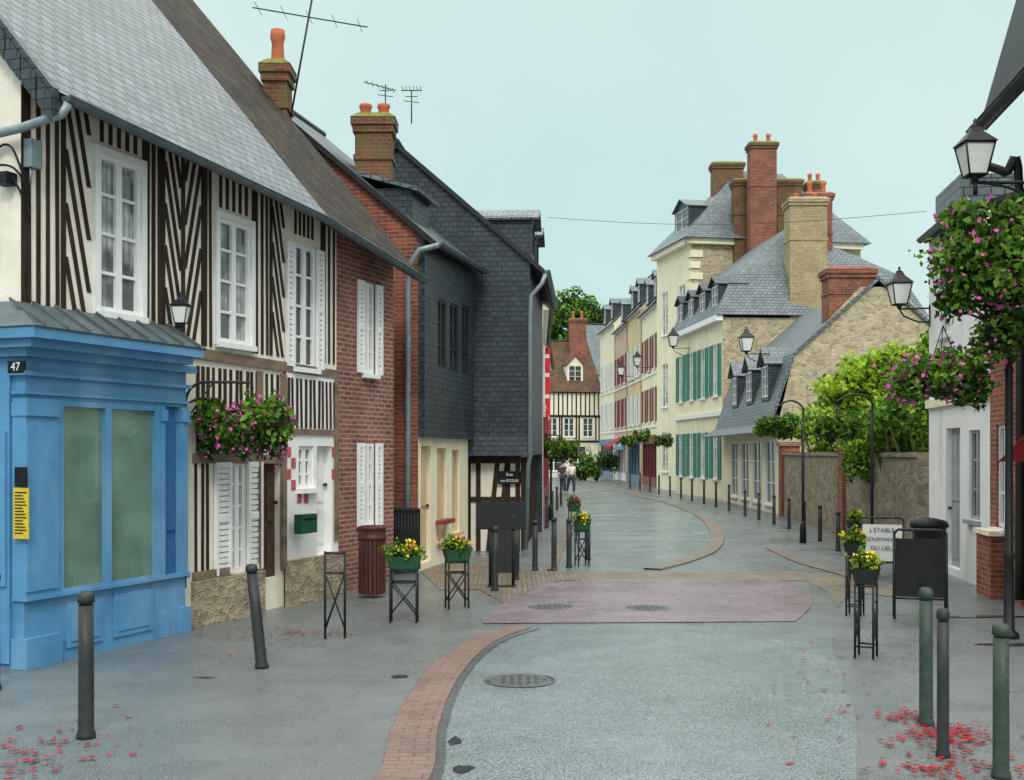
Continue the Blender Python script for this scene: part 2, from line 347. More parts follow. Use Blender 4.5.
def gutter(F,par,s0,s1,o,z0,z1,m=m_zincdk,r=.065):
    g=MB(); n=7; A=[];
    for k in range(n+1):
        a=math.pi*k/n; A.append((-math.cos(a)*r,-math.sin(a)*r))
    for k in range(n):
        (x0,y0),(x1,y1)=A[k],A[k+1]
        g.face([F(s0,o+r+x0,z0+y0),F(s1,o+r+x0,z1+y0),F(s1,o+r+x1,z1+y1),F(s0,o+r+x1,z0+y1)])
    for s,z in ((s0,z0),(s1,z1)): g.face([F(s,o+r+x,z+y) for x,y in A])
    g.tube([F(s0,o+2*r,z0),F(s1,o+2*r,z1)],.012,6)
    return g.build('gutter',[m],par)
def pipe(par,pts,r=.045,m=m_zincdk,name='downpipe'):
    g=MB(); g.tube(pts,r,10,0)
    return g.build(name,[m],par)
def chimney(par,x0,x1,y0,y1,z0,z1,mb_=m_brick,pots=2,ph=.45,cap=m_mossbrick,top=None,sk=1.0):
    c=MB(); F=IDF; top=top or cap
    e1,e2=.06*sk,.11*sk
    c.box(F,x0,x1,y0,y1,z0,z1-.28,0); c.box(F,x0-e1,x1+e1,y0-e1,y1+e1,z1-.28,z1-.14,1); c.box(F,x0-e2,x1+e2,y0-e2,y1+e2,z1-.14,z1,1)
    c.hexa([Vector(p) for p in ((x0-e2-.01,y0-e2-.01,z1+.001),(x1+e2+.01,y0-e2-.01,z1+.001),(x1+e2+.01,y1+e2+.01,z1+.001),(x0-e2-.01,y1+e2+.01,z1+.001),(x0+.06,y0+.06,z1+.12),(x1-.06,y0+.06,z1+.12),(x1-.06,y1-.06,z1+.12),(x0+.06,y1-.06,z1+.12))],3)
    h=(z1-z0); c.box(F,x0-.03,x1+.03,y0-.03,y1+.03,z1-.28-h*.25-.1,z1-.28-h*.25,0)
    for i in range(pots):
        x=x0+(x1-x0)*(i+.5)/pots; c.lathe(F(x,(y0+y1)/2,z1+.06),[(.13,0),(.12,.04),(.1,ph*.6),(.13,ph*.8),(.12,ph),(.07,ph)],10,2)
    return c.build('chimney',[mb_,cap,m_terra,top],par)
def dormer(F,par,s0,s1,o1,o0,z0,z1,rise=.35,wm=m_slatedark,rm=m_slate,fm=m_wpaint,cols=2,rows=3):
    d=MB(); q=(s0+.12,s1-.12,z0+.12,z1-.1)
    wall(d,F,s0,s1,z0,z1,z1,[q],0,o1,.06)
    d.face([F(s0,o1,z0),F(s0,o0,z0),F(s0,o0,z1),F(s0,o1,z1)]); d.face([F(s1,o1,z0),F(s1,o0,z0),F(s1,o0,z1),F(s1,o1,z1)])
    m=(s0+s1)/2; d.face([F(s0,o1,z1),F(s1,o1,z1),F(m,o1,z1+rise)])
    for a,b in ((s0-.12,m),(s1+.12,m)):
        d.slab([F(a,o1+.15,z1-.06),F(b,o1+.15,z1+rise),F(b,o0,z1+rise),F(a,o0,z1-.06)],.05,1,1)
    D=d.build('dormer',[wm,rm],par)
    f=MB(); a,b,c,e=q; o=o1-.05; f.face([F(a,o,c),F(b,o,c),F(b,o,e),F(a,o,e)],1)
    f.box(F,a,a+.05,o,o+.04,c,e); f.box(F,b-.05,b,o,o+.04,c,e); f.box(F,a+.05,b-.05,o,o+.037,c,c+.05); f.box(F,a+.05,b-.05,o,o+.037,e-.05,e)
    for i in range(1,cols): x=a+(b-a)*i/cols; f.box(F,x-.025,x+.025,o,o+.033,c+.05,e-.05)
    for i in range(1,rows): z=c+(e-c)*i/rows; f.box(F,a+.05,b-.05,o,o+.03,z-.015,z+.015)
    f.build('window',[fm,m_glass],D); return D
def studs(mb,F,a,b,z0,z1,kind,w=.055,pitch=.122,o0=.002,o1=.012,slope=.24):
    n=max(1,round((b-a)/pitch)); 
    if kind=='v':
        for i in range(n):
            x=a+(b-a)*(i+.5)/n+U(-.01,.01); mb.bar(F,x,z0,x+U(-.02,.02),z1,w*U(.85,1.15),o0,o1)
    else:
        L=(slope if kind=='/' else -slope)*(z1-z0); k0=-int(abs(L)/pitch)-1
        for i in range(k0,n-k0):
            x0=a+(b-a)*(i+.5)/n; x1=x0+L
            lo,hi=a+w*.5,b-w*.5
            t0,t1=0,1
            for edge,sgn in ((lo,1),(hi,-1)):
                f0,f1=(x0-edge)*sgn,(x1-edge)*sgn
                if f0<0 and f1<0: t0=2;break
                if f0<0: t0=max(t0,-f0/(f1-f0))
                if f1<0: t1=min(t1,f0/(f0-f1))
            if t1-t0<.08: continue
            mb.bar(F,x0+L*t0,z0+(z1-z0)*t0,x0+L*t1,z0+(z1-z0)*t1,w*1.05,o0,o1)
# ================================================================= GROUND
g=MB(); g.face([(-600,-60,0),(600,-60,0),(600,1500,0),(-600,1500,0)]); o=g.build('ground',[m_asph]); o['kind']='structure'
def smooth(pts,n=6):
    out=[]; P=[pts[0]]+list(pts)+[pts[-1]]
    for i in range(1,len(P)-2):
        for k in range(n):
            t=k/n; q=[]
            for c in range(len(P[0])):
                p0,p1,p2,p3=P[i-1][c],P[i][c],P[i+1][c],P[i+2][c]
                q.append(.5*((2*p1)+(-p0+p2)*t+(2*p0-5*p1+4*p2-p3)*t*t+(-p0+3*p1-3*p2+p3)*t**3))
            out.append(tuple(q))
    out.append(tuple(pts[-1])); return out
def ribbon(name,pts,w,z,mat,lip=0,shift=0,taper=0):
    P=[Vector(p) for p in smooth(pts)]; g=MB(); L=0; prev=None; N=len(P)
    for i,p in enumerate(P):
        d=(P[min(i+1,N-1)]-P[max(i-1,0)]).normalized(); n=Vector((-d.y,d.x)); ww=w*(1-taper*max(0,(i/(N-1)-.7)/.3))
        a,b=p+n*(shift+ww/2),p+n*(shift-ww/2)
        if prev:
            L2=L+(p-P[i-1]).length
            g.face([(*prev[0],z),(*prev[1],z),(*b,z),(*a,z)],0,[(0,L),(w,L),(w,L2),(0,L2)])
            if lip:
                g.face([(*prev[0],z),(*a,z),(*a,0),(*prev[0],0)]); g.face([(*prev[1],z),(*b,z),(*b,0),(*prev[1],0)])
            L=L2
        prev=(a,b)
    o=g.build(name,[mat]); o['kind']='structure'; return o
kl=[(-1.22,4.0),(-1.0,6.0)]+[G(401,782),G(414,732),G(431,692),G(455,661),G(486,640),G(522,628)]
rp=smooth([tuple(p) for p in kl])+[G(560,626),(3.9,13.9),(3.35,12),(2.7,9),(2.1,7),(1.9,4)]
g=MB(); g.face([(x,y,.004) for x,y in rp]); o=g.build('road',[m_road]); o['kind']='structure'
ribbon('kerb',kl,.35,.02,m_pave,1,0,.3)
ribbon('kerb',kl,.07,.009,m_patch,0,-.21,.3)
pk=smooth([G(482,624),G(500,606),G(530,591),G(565,582),G(680,580),G(775,581),G(806,589),G(812,604),G(796,622)],5)
g=MB(); g.face([(x,y,.010) for x,y in pk]); o=g.build('road',[m_pink]); o['kind']='structure'
cb=[G(415,566),G(500,563),G(560,571),G(700,573),G(790,572),G(850,577),G(905,592),G(900,598),G(850,592),G(838,608),G(828,592),G(805,581),G(560,581),G(530,590),G(505,604),G(480,590),G(440,590)]
g=MB(); g.face([(x,y,.007) for x,y in cb]); o=g.build('paving',[m_cob]); o['kind']='structure'
fr=[G(548,572),G(556,550),G(566,525),G(572,508),G(571,497),G(566,490),G(540,484),G(540,480.5),G(578,482),G(606,488),G(645,496),G(690,508),G(716,522),G(724,536),G(712,552),G(680,566),G(655,573)]
g=MB(); g.face([(x,y,.005) for x,y in fr]); o=g.build('road',[m_road]); o['kind']='structure'
ribbon('kerb',[G(652,570),G(686,561),G(712,549),G(717,534),G(705,519),G(680,507),G(640,496),G(606,488.5),G(580,484)],.32,.03,m_cob,1)
ribbon('kerb',[G(552,571),G(560,549),G(569,525),G(574,508),G(573,498)],.18,.03,m_cob,1)
ribbon('kerb',[G(860,582),G(845,575),G(800,562),G(770,548)],.22,.02,m_cob,1)
def blob(name,cx,cy,rx,ry,z,mat,seed):
    r=random.Random(seed); g=MB(); n=40; ph=[r.uniform(0,6.28) for _ in range(4)]
    g.face([(cx+math.cos(t)*rx*(1+.2*math.sin(2*t+ph[0])+.12*math.sin(5*t+ph[1])),cy+math.sin(t)*ry*(1+.2*math.sin(3*t+ph[2])+.1*math.sin(7*t+ph[3])),z) for t in [2*math.pi*k/n for k in range(n)]])
    o=g.build(name,[mat]); o['kind']='structure'
for i,(px,py,rx,ry) in enumerate(((400,677,.09,.06),(205,678,.1,.03),(463,770,.07,.09),(455,742,.04,.12),(985,617,.5,.1),(1005,645,.35,.08))):
    x,y=G(px,py); blob('water',x,y,rx,ry,.0095,m_pud,i)
def manhole(px,py,r,i):
    x,y=G(px,py); g=MB(); z=.012; n=28
    for r0,r1,h0,h1,m in ((r,r*.93,z,z+.004,0),(r*.93,r*.88,z+.004,z,1),(r*.88,0.001,z,z,0)):
        for k in range(n):
            a,b=2*math.pi*k/n,2*math.pi*(k+1)/n
            g.face([(x+math.cos(a)*r0,y+math.sin(a)*r0,h0),(x+math.cos(b)*r0,y+math.sin(b)*r0,h0),(x+math.cos(b)*r1,y+math.sin(b)*r1,h1),(x+math.cos(a)*r1,y+math.sin(a)*r1,h1)],m)
    for a in range(-3,4):
        for b in range(-3,4):
            if a*a+b*b<10: g.box(IDF,x+a*r*.23-r*.06,x+a*r*.23+r*.06,y+b*r*.23-r*.06,y+b*r*.23+r*.06,z+.001,z+.007,0)
    tag(g.build('manhole_cover',[m_iron,m_pud],None,(x,y,0)),'round cast iron cover set in wet asphalt','manhole cover','manhole covers')
for i,(a,b,c) in enumerate(((550,607.5,.3),(648,608.5,.3),(520,681,.33))): manhole(a,b,c,i)
def fallen(spots,seed,n,mats,name):
    r=random.Random(seed); g=MB()
    for k in range(n):
        px,py,sx,sy=r.choice(spots); x,y=G(px+r.gauss(0,sx),py+abs(r.gauss(0,sy))*(1 if r.random()<.5 else -1)); s=r.uniform(.012,.034); t=r.uniform(0,6.28); z=.013+r.uniform(0,.01)
        pts=[]
        for j in range(7):
            rr=s*(1 if j%2==0 else .5); pts.append((x+math.cos(t+j*.9)*rr,y+math.sin(t+j*.9)*rr,z+r.uniform(0,.006)))
        g.face(pts,r.randrange(2))
    o=g.build(name,mats); o['kind']='stuff'; o['label']='fallen red and brown leaves on wet asphalt'; o['category']='leaves'
fallen([(940,732,22,4),(940,735,30,6),(925,738,24,4),(905,717,14,3),(950,770,45,5),(945,768,40,8),(975,745,25,9),(25,762,26,14),(290,633,26,3),(250,642,40,9),(830,690,40,30),(60,745,50,14),(920,650,50,14)],3,740,[m_fleaf,m_fleaf2],'fallen_leaves')
# ================================================================= LEFT ROW
F1=Frame((-4.79,11.23),(-2.60,17.03)); L1=F1.L
H=thing('half_timbered_house','half-timbered house with grey slate roof over a blue shopfront','house',(*F1.A,0))
zb=3.26; tan=1.15; D1=8.8
qW1=F1.rect(97,160,139,314); qW2=F1.rect(217,222,249,344); qW3=F1.rect(293,246,314,368)
qD=F1.rect(230,462,245,572); qDd=F1.rect(260,462,281,578); qL1=F1.rect(297,446,312,488); qL2=F1.rect(315,446,330,554)
e0,e1=5.55,5.26
mb=MB(); sh=F1.s(192); sC=F1.s(284); sRoof=F1.s(329,.5)
w0,w1=e0+tan*.5-.15,e1+tan*.5-.15
wall(mb,F1,0,L1,zb,w0,w1,[qW1,qW2,qW3],0)
wall(mb,F1,0,sC,.0,zb,zb,[(.25,2.0,.1,2.9),qD,qDd],0)
wall(mb,F1,sC,L1,.0,zb,zb,[qL1,qL2],2,.03)
mb.face([F1(0,0,0),F1(0,-D1,0),F1(0,-D1,w0),F1(0,-D1/2,w0+tan*D1/2),F1(0,0,w0)],1)
mb.face([F1(L1,0,0),F1(L1,-D1,0),F1(L1,-D1,w1),F1(L1,-D1/2,w1+tan*D1/2),F1(L1,0,w1)],1)
mb.face([F1(0,-D1,0),F1(L1,-D1,0),F1(L1,-D1,w1),F1(0,-D1,w0)],1)
mb.build('wall',[m_plaster,m_gable,m_white],H)
eR=e0+(e1-e0)*sRoof/L1
gableroof(F1,H,0,sRoof,D1,e0,eR,tan,.5,.03,m_slate)
gutter(F1,H,.0,sRoof+.02,.47,e0-.03,eR-.03,m_zincdk)
b=MB(); b.hexa([F1(-.045,.5,e0-.22),F1(-.045,-4.4,e0-.22+tan*4.9),F1(-.045,-4.4,e0+.02+tan*4.9),F1(-.045,.5,e0+.02),F1(-.13,.5,e0-.22),F1(-.13,-4.4,e0-.22+tan*4.9),F1(-.13,-4.4,e0+.02+tan*4.9),F1(-.13,.5,e0+.02)])
for k in range(26):
    o_=.5-k*.19; z_=e0-.22+tan*(.5-o_); b.hexa([F1(-.135,o_,z_-.09),F1(-.135,o_-.17,z_-.09+tan*.17),F1(-.135,o_-.17,z_+.16+tan*.17),F1(-.135,o_,z_+.16),F1(-.15,o_,z_-.1),F1(-.15,o_-.17,z_-.1+tan*.17),F1(-.15,o_-.17,z_+.16+tan*.17),F1(-.15,o_,z_+.16)],0)
b.build('bargeboard',[m_slatedark],H)
pipe(H,[F1(.03,.54,e0-.1),F1(.0,.5,e0-.2),F1(-.12,.1,e0-.33),F1(-.14,-1.2,e0-.45),F1(-.14,-2.5,e0-.55)],.045,m_zinc)
t=MB()
def ztop(a): return w0+(w1-w0)*a/L1-.02
t.bar(F1,0,zb+.07,L1,zb-.02,.13,.002,.04,1,False)
bays=[(.03,F1.s(62),'v'),(F1.s(62)+.02,F1.s(97)-.1,'\\'),(F1.s(139)+.09,F1.s(162),'v'),(F1.s(162)+.02,F1.s(182),'\\'),(F1.s(182)+.02,F1.s(202),'/'),(F1.s(202)+.02,F1.s(217)-.08,'v'),(F1.s(249)+.10,F1.s(270),'v'),(F1.s(270)+.02,F1.s(293)-.22,'\\'),(F1.s(314)+.22,L1-.03,'v')]
for a,bb,k in bays:
    if bb-a<.08: continue
    z1=ztop(a)-.05; studs(t,F1,a,bb,zb+.13,z1,k)
    t.bar(F1,a-.01,zb+.13,a-.01,z1,.06,.002,.018)
for q in (qW1,qW2,qW3):
    n=5
    for i in range(n):
        x=q[0]+(q[1]-q[0])*(i+.5)/n; t.bar(F1,x,q[3]+.13,x,ztop(x)-.05,.055,.002,.012)
        if q[2]>zb+.3: t.bar(F1,x,zb+.13,x,q[2]-.09,.055,.002,.012)
zm=F1.z(240,458); zp=F1.z(200,572)
studs(t,F1,sh+.05,F1.s(216),zm+.08,zb-.12,'v'); studs(t,F1,F1.s(216),sC,zm+.08,zb-.12,'v'); studs(t,F1,sC,L1-.05,F1.z(310,432)+.05,zb-.14,'v',.05,.12,.032,.042)
studs(t,F1,sh+.02,F1.s(216)-.12,zp,zm-.06,'v'); studs(t,F1,F1.s(247)+.3,F1.s(258),zp,zm-.06,'v')
t.bar(F1,sh,zm,sC,zm-.02,.12,.002,.03,1,False); t.bar(F1,sh,zp-.05,F1.s(229),zp-.05,.12,.002,.05,1,False)
t.bar(F1,sC,F1.z(310,432),L1,F1.z(310,432),.08,.032,.055,1,False)
for px in (258,282): t.bar(F1,F1.s(px),.5,F1.s(px),zb-.1,.1,.002,.05,1)
t.bar(F1,L1-.08,.8,L1-.08,zb-.1,.1,.032,.06,1)
t.build('timber_frame',[m_timber,m_timber2],H)
p=MB(); p.box(F1,sh-.02,F1.s(259),.0,.10,0,.55); p.box(F1,F1.s(283),L1,.032,.13,0,.62); p.build('plinth',[m_stone],H)
window(F1,H,qW1,2,4,-.03,gm=m_gcur,surround=.08); window(F1,H,qW2,2,4,-.03,gm=m_gcur,surround=.08)
window(F1,H,qW3,2,4,-.03,gm=m_glass,shut=m_wpaint,sw=.2)
window(F1,H,qD,2,5,-.05,gm=m_gcur,shut=m_wpaint,sw=.33,sill=False)
door(F1,H,qDd,m_lead); window(F1,H,qL1,2,3,-.05,wo=.03,gm=m_gcur); door(F1,H,qL2,m_wpaint)
for (x0,x1) in ((285.5,290.5),(291,295.2),(331.5,334.6),(335,338.4)):
    for j,(y0,y1) in enumerate(((447,457),(458,468),(469,479),(480,490))):
        if (j+(x0 in (291,335)))%2==0:
            bp=MB(); q=F1.rect(x0,y0,x1,y1,.03); bp.box(F1,q[0],q[1],.031,.04,q[2],q[3]); bp.build('brick_panel',[m_check],H)
for (x0,x1) in ((297,301),(304,308)):
    bp=MB(); q=F1.rect(x0,492,x1,503,.03); bp.box(F1,q[0],q[1],.031,.04,q[2],q[3]); bp.build('brick_panel',[m_check],H)
# blue shopfront
S=MB(); o=.14; sE=F1.s(186,o); zc=3.02; 
S.box(F1,-.10,sE,.002,o,2.62,zc,0)
S.box(F1,-.10,sE,.002,o-.01,0,.66,0)
a1=F1.s(63,o); a2=F1.s(155,o)
for x0,x1,ex in ((-.12,a1-.10,.03),(a2+.09,a2+.16,.02),(sE-.12,sE,.03)):
    S.box(F1,x0,x1,.001,o+ex,.66,2.62,0); S.box(F1,x0-.02,x1+.02,.001,o+ex+.03,.002,.30,0); S.box(F1,x0-.015,x1+.015,.001,o+ex+.025,2.45,2.58,0)
S.box(F1,-.12,a1-.10,o+.031,o+.045,.75,2.35,0)
for x0,x1 in ((a1-.10,a1),(F1.s(105,o),F1.s(111,o)),(a2,a2+.09)): S.box(F1,x0,x1,.01,o+.012,.66,2.62,0)
for x0,x1 in ((a1,F1.s(105,o)),(F1.s(111,o),a2)):
    S.box(F1,x0,x1,.02,o+.005,.662,.72,0); S.box(F1,x0,x1,.02,o+.005,2.56,2.618,0)
    S.box(F1,x0+.04,x1-.04,o-.009,o+.012,.12,.58,0); S.box(F1,x0+.10,x1-.10,o+.013,o+.024,.18,.52,0)
S.box(F1,-.13,sE+.02,.001,o+.05,.661,.70,0)
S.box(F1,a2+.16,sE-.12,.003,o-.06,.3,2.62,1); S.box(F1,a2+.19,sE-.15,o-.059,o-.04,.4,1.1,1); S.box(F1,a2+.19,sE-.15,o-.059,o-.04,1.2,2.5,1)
S.box(F1,-.10,-.002,-1.6,0,0,zc-.003,0); S.box(F1,-.135,-.101,-.36,-.02,.05,2.9,0); S.box(F1,-.16,-.136,-.33,-.05,.8,2.3,0)
sR=F1.s(203,.45)
S.box(F1,-.16,sE+.05,.002,o+.05,2.84,2.88,0); S.box(F1,-.14,sE+.03,.002,o+.03,2.66,2.69,0)
S.box(F1,-.18,sE+.09,-1.6,o+.09,zc,3.10,0); S.box(F1,-.26,sR-.06,-1.6,.36,3.10,3.18,0); S.box(F1,-.32,sR,-1.6,.46,3.18,3.28,0)
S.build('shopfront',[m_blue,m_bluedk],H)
zr=MB(); 
zr.slab([F1(-.34,.48,3.29),F1(sR+.02,.48,3.29),F1(sR-.02,.04,3.56),F1(-.12,.04,3.56)],.02); zr.slab([F1(-.34,.48,3.291),F1(-.12,.04,3.561),F1(-.12,-1.6,3.561),F1(-.34,-1.6,3.291)],.02)
zr.face([F1(sR+.02,.48,3.29),F1(sR-.02,.04,3.56),F1(sR-.02,.04,3.27),F1(sR+.02,.48,3.27)])
for k in range(9):
    a=-.2+k*(sR+.1)/8
    P=[F1(a-.015,.48,3.292),F1(a+.015,.48,3.292),F1(a+.015,.05,3.556),F1(a-.015,.05,3.556)]; zr.hexa([x+Vector((0,0,.03)) for x in P]+P)
zr.build('canopy',[m_zincdk],H)
gl=MB(); gl.face([F1(a1,.1,.66),F1(a2,.1,.66),F1(a2,.1,2.62),F1(a1,.1,2.62)]); gl.build('shop_window',[m_shopg],H)
Fg=Frame(F1(0,-1.6,0).xy,F1(0,0,0).xy); 
pl=MB(); q=Fg.rect(8,361,24,373,.16); pl.box(Fg,q[0],q[1],.137,.165,q[2],q[3]); PL=pl.build('number_plate',[m_black],H)
ang=math.atan2(Fg.u.y,Fg.u.x)
text('47',PL,Fg((q[0]+q[1])/2,.168,(q[2]+q[3])/2),.115,(math.pi/2,0,ang),m_wpaint)
q=Fg.rect(12,488,27,539,.19); pl=MB(); pl.box(Fg,q[0],q[1],.162,.175,q[2],q[3]); pl.box(Fg,q[0]+.02,q[1]-.02,.162,.18,q[3]+.01,q[3]+.2,1)
for k in range(14): pl.box(Fg,q[0]+.02,q[1]-.02-.015*((k*7)%4),.176,.178,q[3]-.05-.03*k,q[3]-.038-.03*k,1)
pl.build('notice',[m_yel,m_black],H)
pipe(H,[F1(sE+.06,.06,.02),F1(sE+.06,.06,.6),F1(sE+.0,.2,.66)],.012,m_blue)
pipe(H,[F1(sE+.10,.05,.5),F1(sE+.1,.05,1.4),F1(sE+.1,.05,2.66),F1(sE+.3,.1,2.74),F1(sE+.62,.15,2.74)],.02,m_metal,'cable_pipe')
def lantern(mb,c,s=1.0,m0=0,m1=1):
    x,y,z=c; b,t,h=.12*s,.2*s,.42*s
    def ring(r,zz): return [Vector((x+sx*r,y+sy*r,zz)) for sx,sy in ((-1,-1),(1,-1),(1,1),(-1,1))]
    A,B=ring(b,z+.06*s),ring(t,z+.06*s+h); A2,B2=ring(b*.97,z+.06*s),ring(t*.97,z+.06*s+h)
    for i in range(4): mb.face([A2[i],A2[(i+1)%4],B2[(i+1)%4],B2[i]],m1)
    for i in range(4): mb.tube([A[i],B[i]],.014*s,6,m0)
    for Rr in (A,B):
        for i in range(4): mb.tube([Rr[i],Rr[(i+1)%4]],.016*s,6,m0)
    C=ring(t*1.15,z+.06*s+h+.01); Dd=ring(t*.45,z+.06*s+h+.17*s); E=ring(t*.3,z+.06*s+h+.24*s)
    for i in range(4):
        mb.face([C[i],C[(i+1)%4],Dd[(i+1)%4],Dd[i]],m0); mb.face([Dd[i],Dd[(i+1)%4],E[(i+1)%4],E[i]],m0)
    mb.face(C,m0); mb.lathe((x,y,z+.06*s+h+.23*s),[(.06*s,0),(.075*s,.03*s),(.02*s,.06*s),(.03*s,.1*s),(.004,.14*s)],8,m0)
    mb.lathe((x,y,z-.04*s),[(.02*s,0),(.05*s,.03*s),(.05*s,.06*s),(.11*s,.1*s)],8,m0)
def wall_lantern(F,a,z,s,reach,label):
    T=thing('wall_lantern',label,'lamp',F(a,0,z)); m=MB(); c=F(a,reach,z)
    lantern(m,c,s); L=m.build('lantern',[m_metal,m_lglass],T)
    m=MB(); m.tube([F(a,.0,z-.3*s),F(a,reach*.4,z-.3*s),F(a,reach*.85,z-.18*s),F(a,reach,z-.03*s)],.016,8); m.tube([F(a,.0,z-.02),F(a,reach,z-.03*s)],.016,8); m.box(F,a-.03,a+.03,.003,.02,z-.4*s,z+.05*s); m.build('bracket',[m_metal],T)
wall_lantern(F1,F1.s(181,.2),F1.z(183,326,.2),.46,.2,'small black lantern on a half-timbered wall')
mbx=MB(); q=F1.rect(294,514,309,533,.13); mbx.box(F1,q[0],q[1],.132,.26,q[2],q[3]); T=thing('letter_box','small green metal letter box fixed to white wall','letter box',F1(q[0],.13,q[2]))
mbx.build('case',[m_mailg],T); mm=MB(); mm.box(F1,q[0]+.03,q[1]-.03,.261,.268,q[3]-.08,q[3]-.05); mm.build('slot',[m_black],T)
# ---- brick house with tile roof
F2=Frame((-2.60,17.03),(-1.93,18.75)); L2=F2.L
H2=thing('brick_house','narrow red brick house with brown tile roof and white shutters','house',(*F2.A,0))
e0b,e1b=5.25,4.93
qa=F2.rect(363,283,374,374); qb=F2.rect(363,443,374,526)
mb=MB(); body(mb,F2,0.003,L2,8.6,e0b,e1b,tan,.35,[qa,qb],0,0); mb.build('wall',[m_brick2],H2)
sT=sRoof-L1+.05
gableroof(F2,H2,sT,L2+.08,8.6,eR+.0,e1b,tan,.47,.0,m_tile)
gutter(F2,H2,sT+.02,L2+.12,.45,eR-.03,e1b-.03)
window(F2,H2,qa,2,4,-.05,gm=m_gcur,shut=m_wpaint,sw=.2); window(F2,H2,qb,2,4,-.05,gm=m_gcur,shut=m_wpaint,sw=.2)
chimney(H2,XA(268,19.8),XA(291,19.8),19.4,19.9,7.2,ZA(72,19.8),m_mossbrick,1,.6,top=m_moss,sk=.6)
an=MB(); p0=Vector((XA(292,19.8),19.7,ZA(118,19.8))); p1=Vector((XA(315,19.8),19.7,ZA(-10,19.8)))
an.tube([p0,p1],.018,6)
bx=Vector((XA(255,19.8),19.6,ZA(12,19.8))); by=Vector((XA(367,19.8),19.9,ZA(25,19.8))); an.tube([bx,by],.011,6)
for k in range(5):
    c=bx.lerp(by,.05+k*.22); an.tube([c+Vector((0,-.3,.0)),c+Vector((0,.3,0))],.005,5)
tag(an.build('aerial',[m_metal],None,p0),'tall leaning television aerial fixed beside a chimney','aerial')
# ---- slate clad house with brick gable
F4=Frame((-1.64,20.1),(-.914,23.85)); L4=F4.L
H4=thing('slate_clad_house','slate-clad house with red brick gable and beige ground floor','house',(*F4.A,0))
T4=.85; e4=5.75; D4=6.4; w4=e4+T4*.35-.12; zj=2.36
q1=F4.rect(438,300,446,368,.12); q2=F4.rect(450,304,458,372,.12); q3=F4.rect(462,306,469,374,.12)
mb=MB()
wall(mb,F4,0,L4,zj,w4-.1,w4-.1,[q1,q2,q3],1,.12)
mb.face([F4(0,.12,zj),F4(L4,.12,zj),F4(L4,0,zj),F4(0,0,zj)],1); mb.face([F4(0,.12,zj),F4(0,.0,zj),F4(0,0,w4),F4(0,.12,w4-.1)],1)
qd=F4.rect(421,446,431,562); qe=F4.rect(437,448,446,540); qf=F4.rect(452,450,459,532)
wall(mb,F4,0,L4,0,zj,zj,[qd,qe,qf],2)
mb.face([F4(0,0,0),F4(0,-D4,0),F4(0,-D4,w4),F4(0,-D4/2,w4+T4*D4/2),F4(0,0,w4)],0)
mb.face([F4(L4,0,0),F4(L4,-D4,0),F4(L4,-D4,w4),F4(L4,-D4/2,w4+T4*D4/2),F4(L4,0,w4)],1)
mb.build('wall',[m_brick,m_slatedark,m_cream],H4)
gableroof(F4,H4,0,L4,D4,e4,e4+.1,T4,.35,.12,m_slatedark); gutter(F4,H4,-.1,L4,.33,e4-.02,e4+.08)
for q in (q1,q2,q3): window(F4,H4,q,2,3,.06,fm=m_metal,sill=False)
door(F4,H4,qd,m_beige); 
for q in (qe,qf): window(F4,H4,q,1,1,-.08,fm=m_beige,gm=m_beige,sill=True)
pb=MB(); pb.box(F4,qe[0]-.1,qe[1]+.1,.003,.16,.75,.83); pb.build('sill',[m_redsh],H4)
# plain slated dormer with a low pale slate roof
dm=MB(); dm.box(F4,.5,1.7,-2.1,-.25,5.9,6.85,0); dm.slab([F4(.38,-.08,6.82),F4(1.82,-.08,6.82),F4(1.82,-2.1,7.42),F4(.38,-2.1,7.42)],.07,1,1); dm.build('dormer',[m_slatedark,m_slate],H4)
chimney(H4,XA(357,22.4),XA(393,22.4),22.1,22.6,6.8,ZA(122,22.4),m_mossbrick,2,.26,top=m_moss,sk=.7)
pipe(H4,[(XA(440,20.1),19.9,5.68),(XA(420,20),19.9,5.6),(XA(410,20),19.95,5.35),(XA(408,20),19.98,5.0),(XA(408,20),19.98,2.5),(XA(407,20),19.98,.1)],.05,m_zinc)
gt=MB()
for k in range(9): x=XA(392,19.6)+.055*k; gt.cyl((x,19.6,.1),(x,19.6,1.15),.012,None,6)
gt.box(IDF,XA(391,19.6),XA(391,19.6)+.5,19.58,19.62,1.1,1.14); gt.box(IDF,XA(391,19.6),XA(391,19.6)+.5,19.58,19.62,.2,.24); gt.box(IDF,XA(391,19.6),XA(391,19.6)+.5,19.63,19.64,.1,1.1)
tag(gt.build('gate',[m_metal],None,(XA(391,19.6),19.6,0)),'low black metal gate between two brick houses','gate')
for px,py,nm in ((386,86,1),(412,92,2)):
    an=MB(); d=22.4; x=XA(px,d); z=ZA(py,d); an.tube([(x,22.3,ZA(125,d)),(x,22.3,z)],.012,6); an.tube([(x-.42,22.3,z+.05),(x+.2,22.3,z-.12)] if nm==1 else [(x-.2,22.3,z),(x+.2,22.3,z)],.01,5)
    for k in range(6): an.tube([(x-.35+.1*k if nm==1 else x-.17+.07*k,22.15,z+.03-.03*k*(nm==1)),(x-.35+.1*k if nm==1 else x-.17+.07*k,22.45,z+.03-.03*k*(nm==1))],.006,5); 
    an.tube([(x-.12,22.3,z-.12),(x+.12,22.3,z-.12)],.008,5); an.tube([(x-.15,22.3,z-.2),(x+.15,22.3,z-.24)],.008,5)
    tag(an.build('aerial',[m_metal],None,(x,22.3,ZA(125,22.4))),'small television aerial above a mossy brick chimney','aerial')
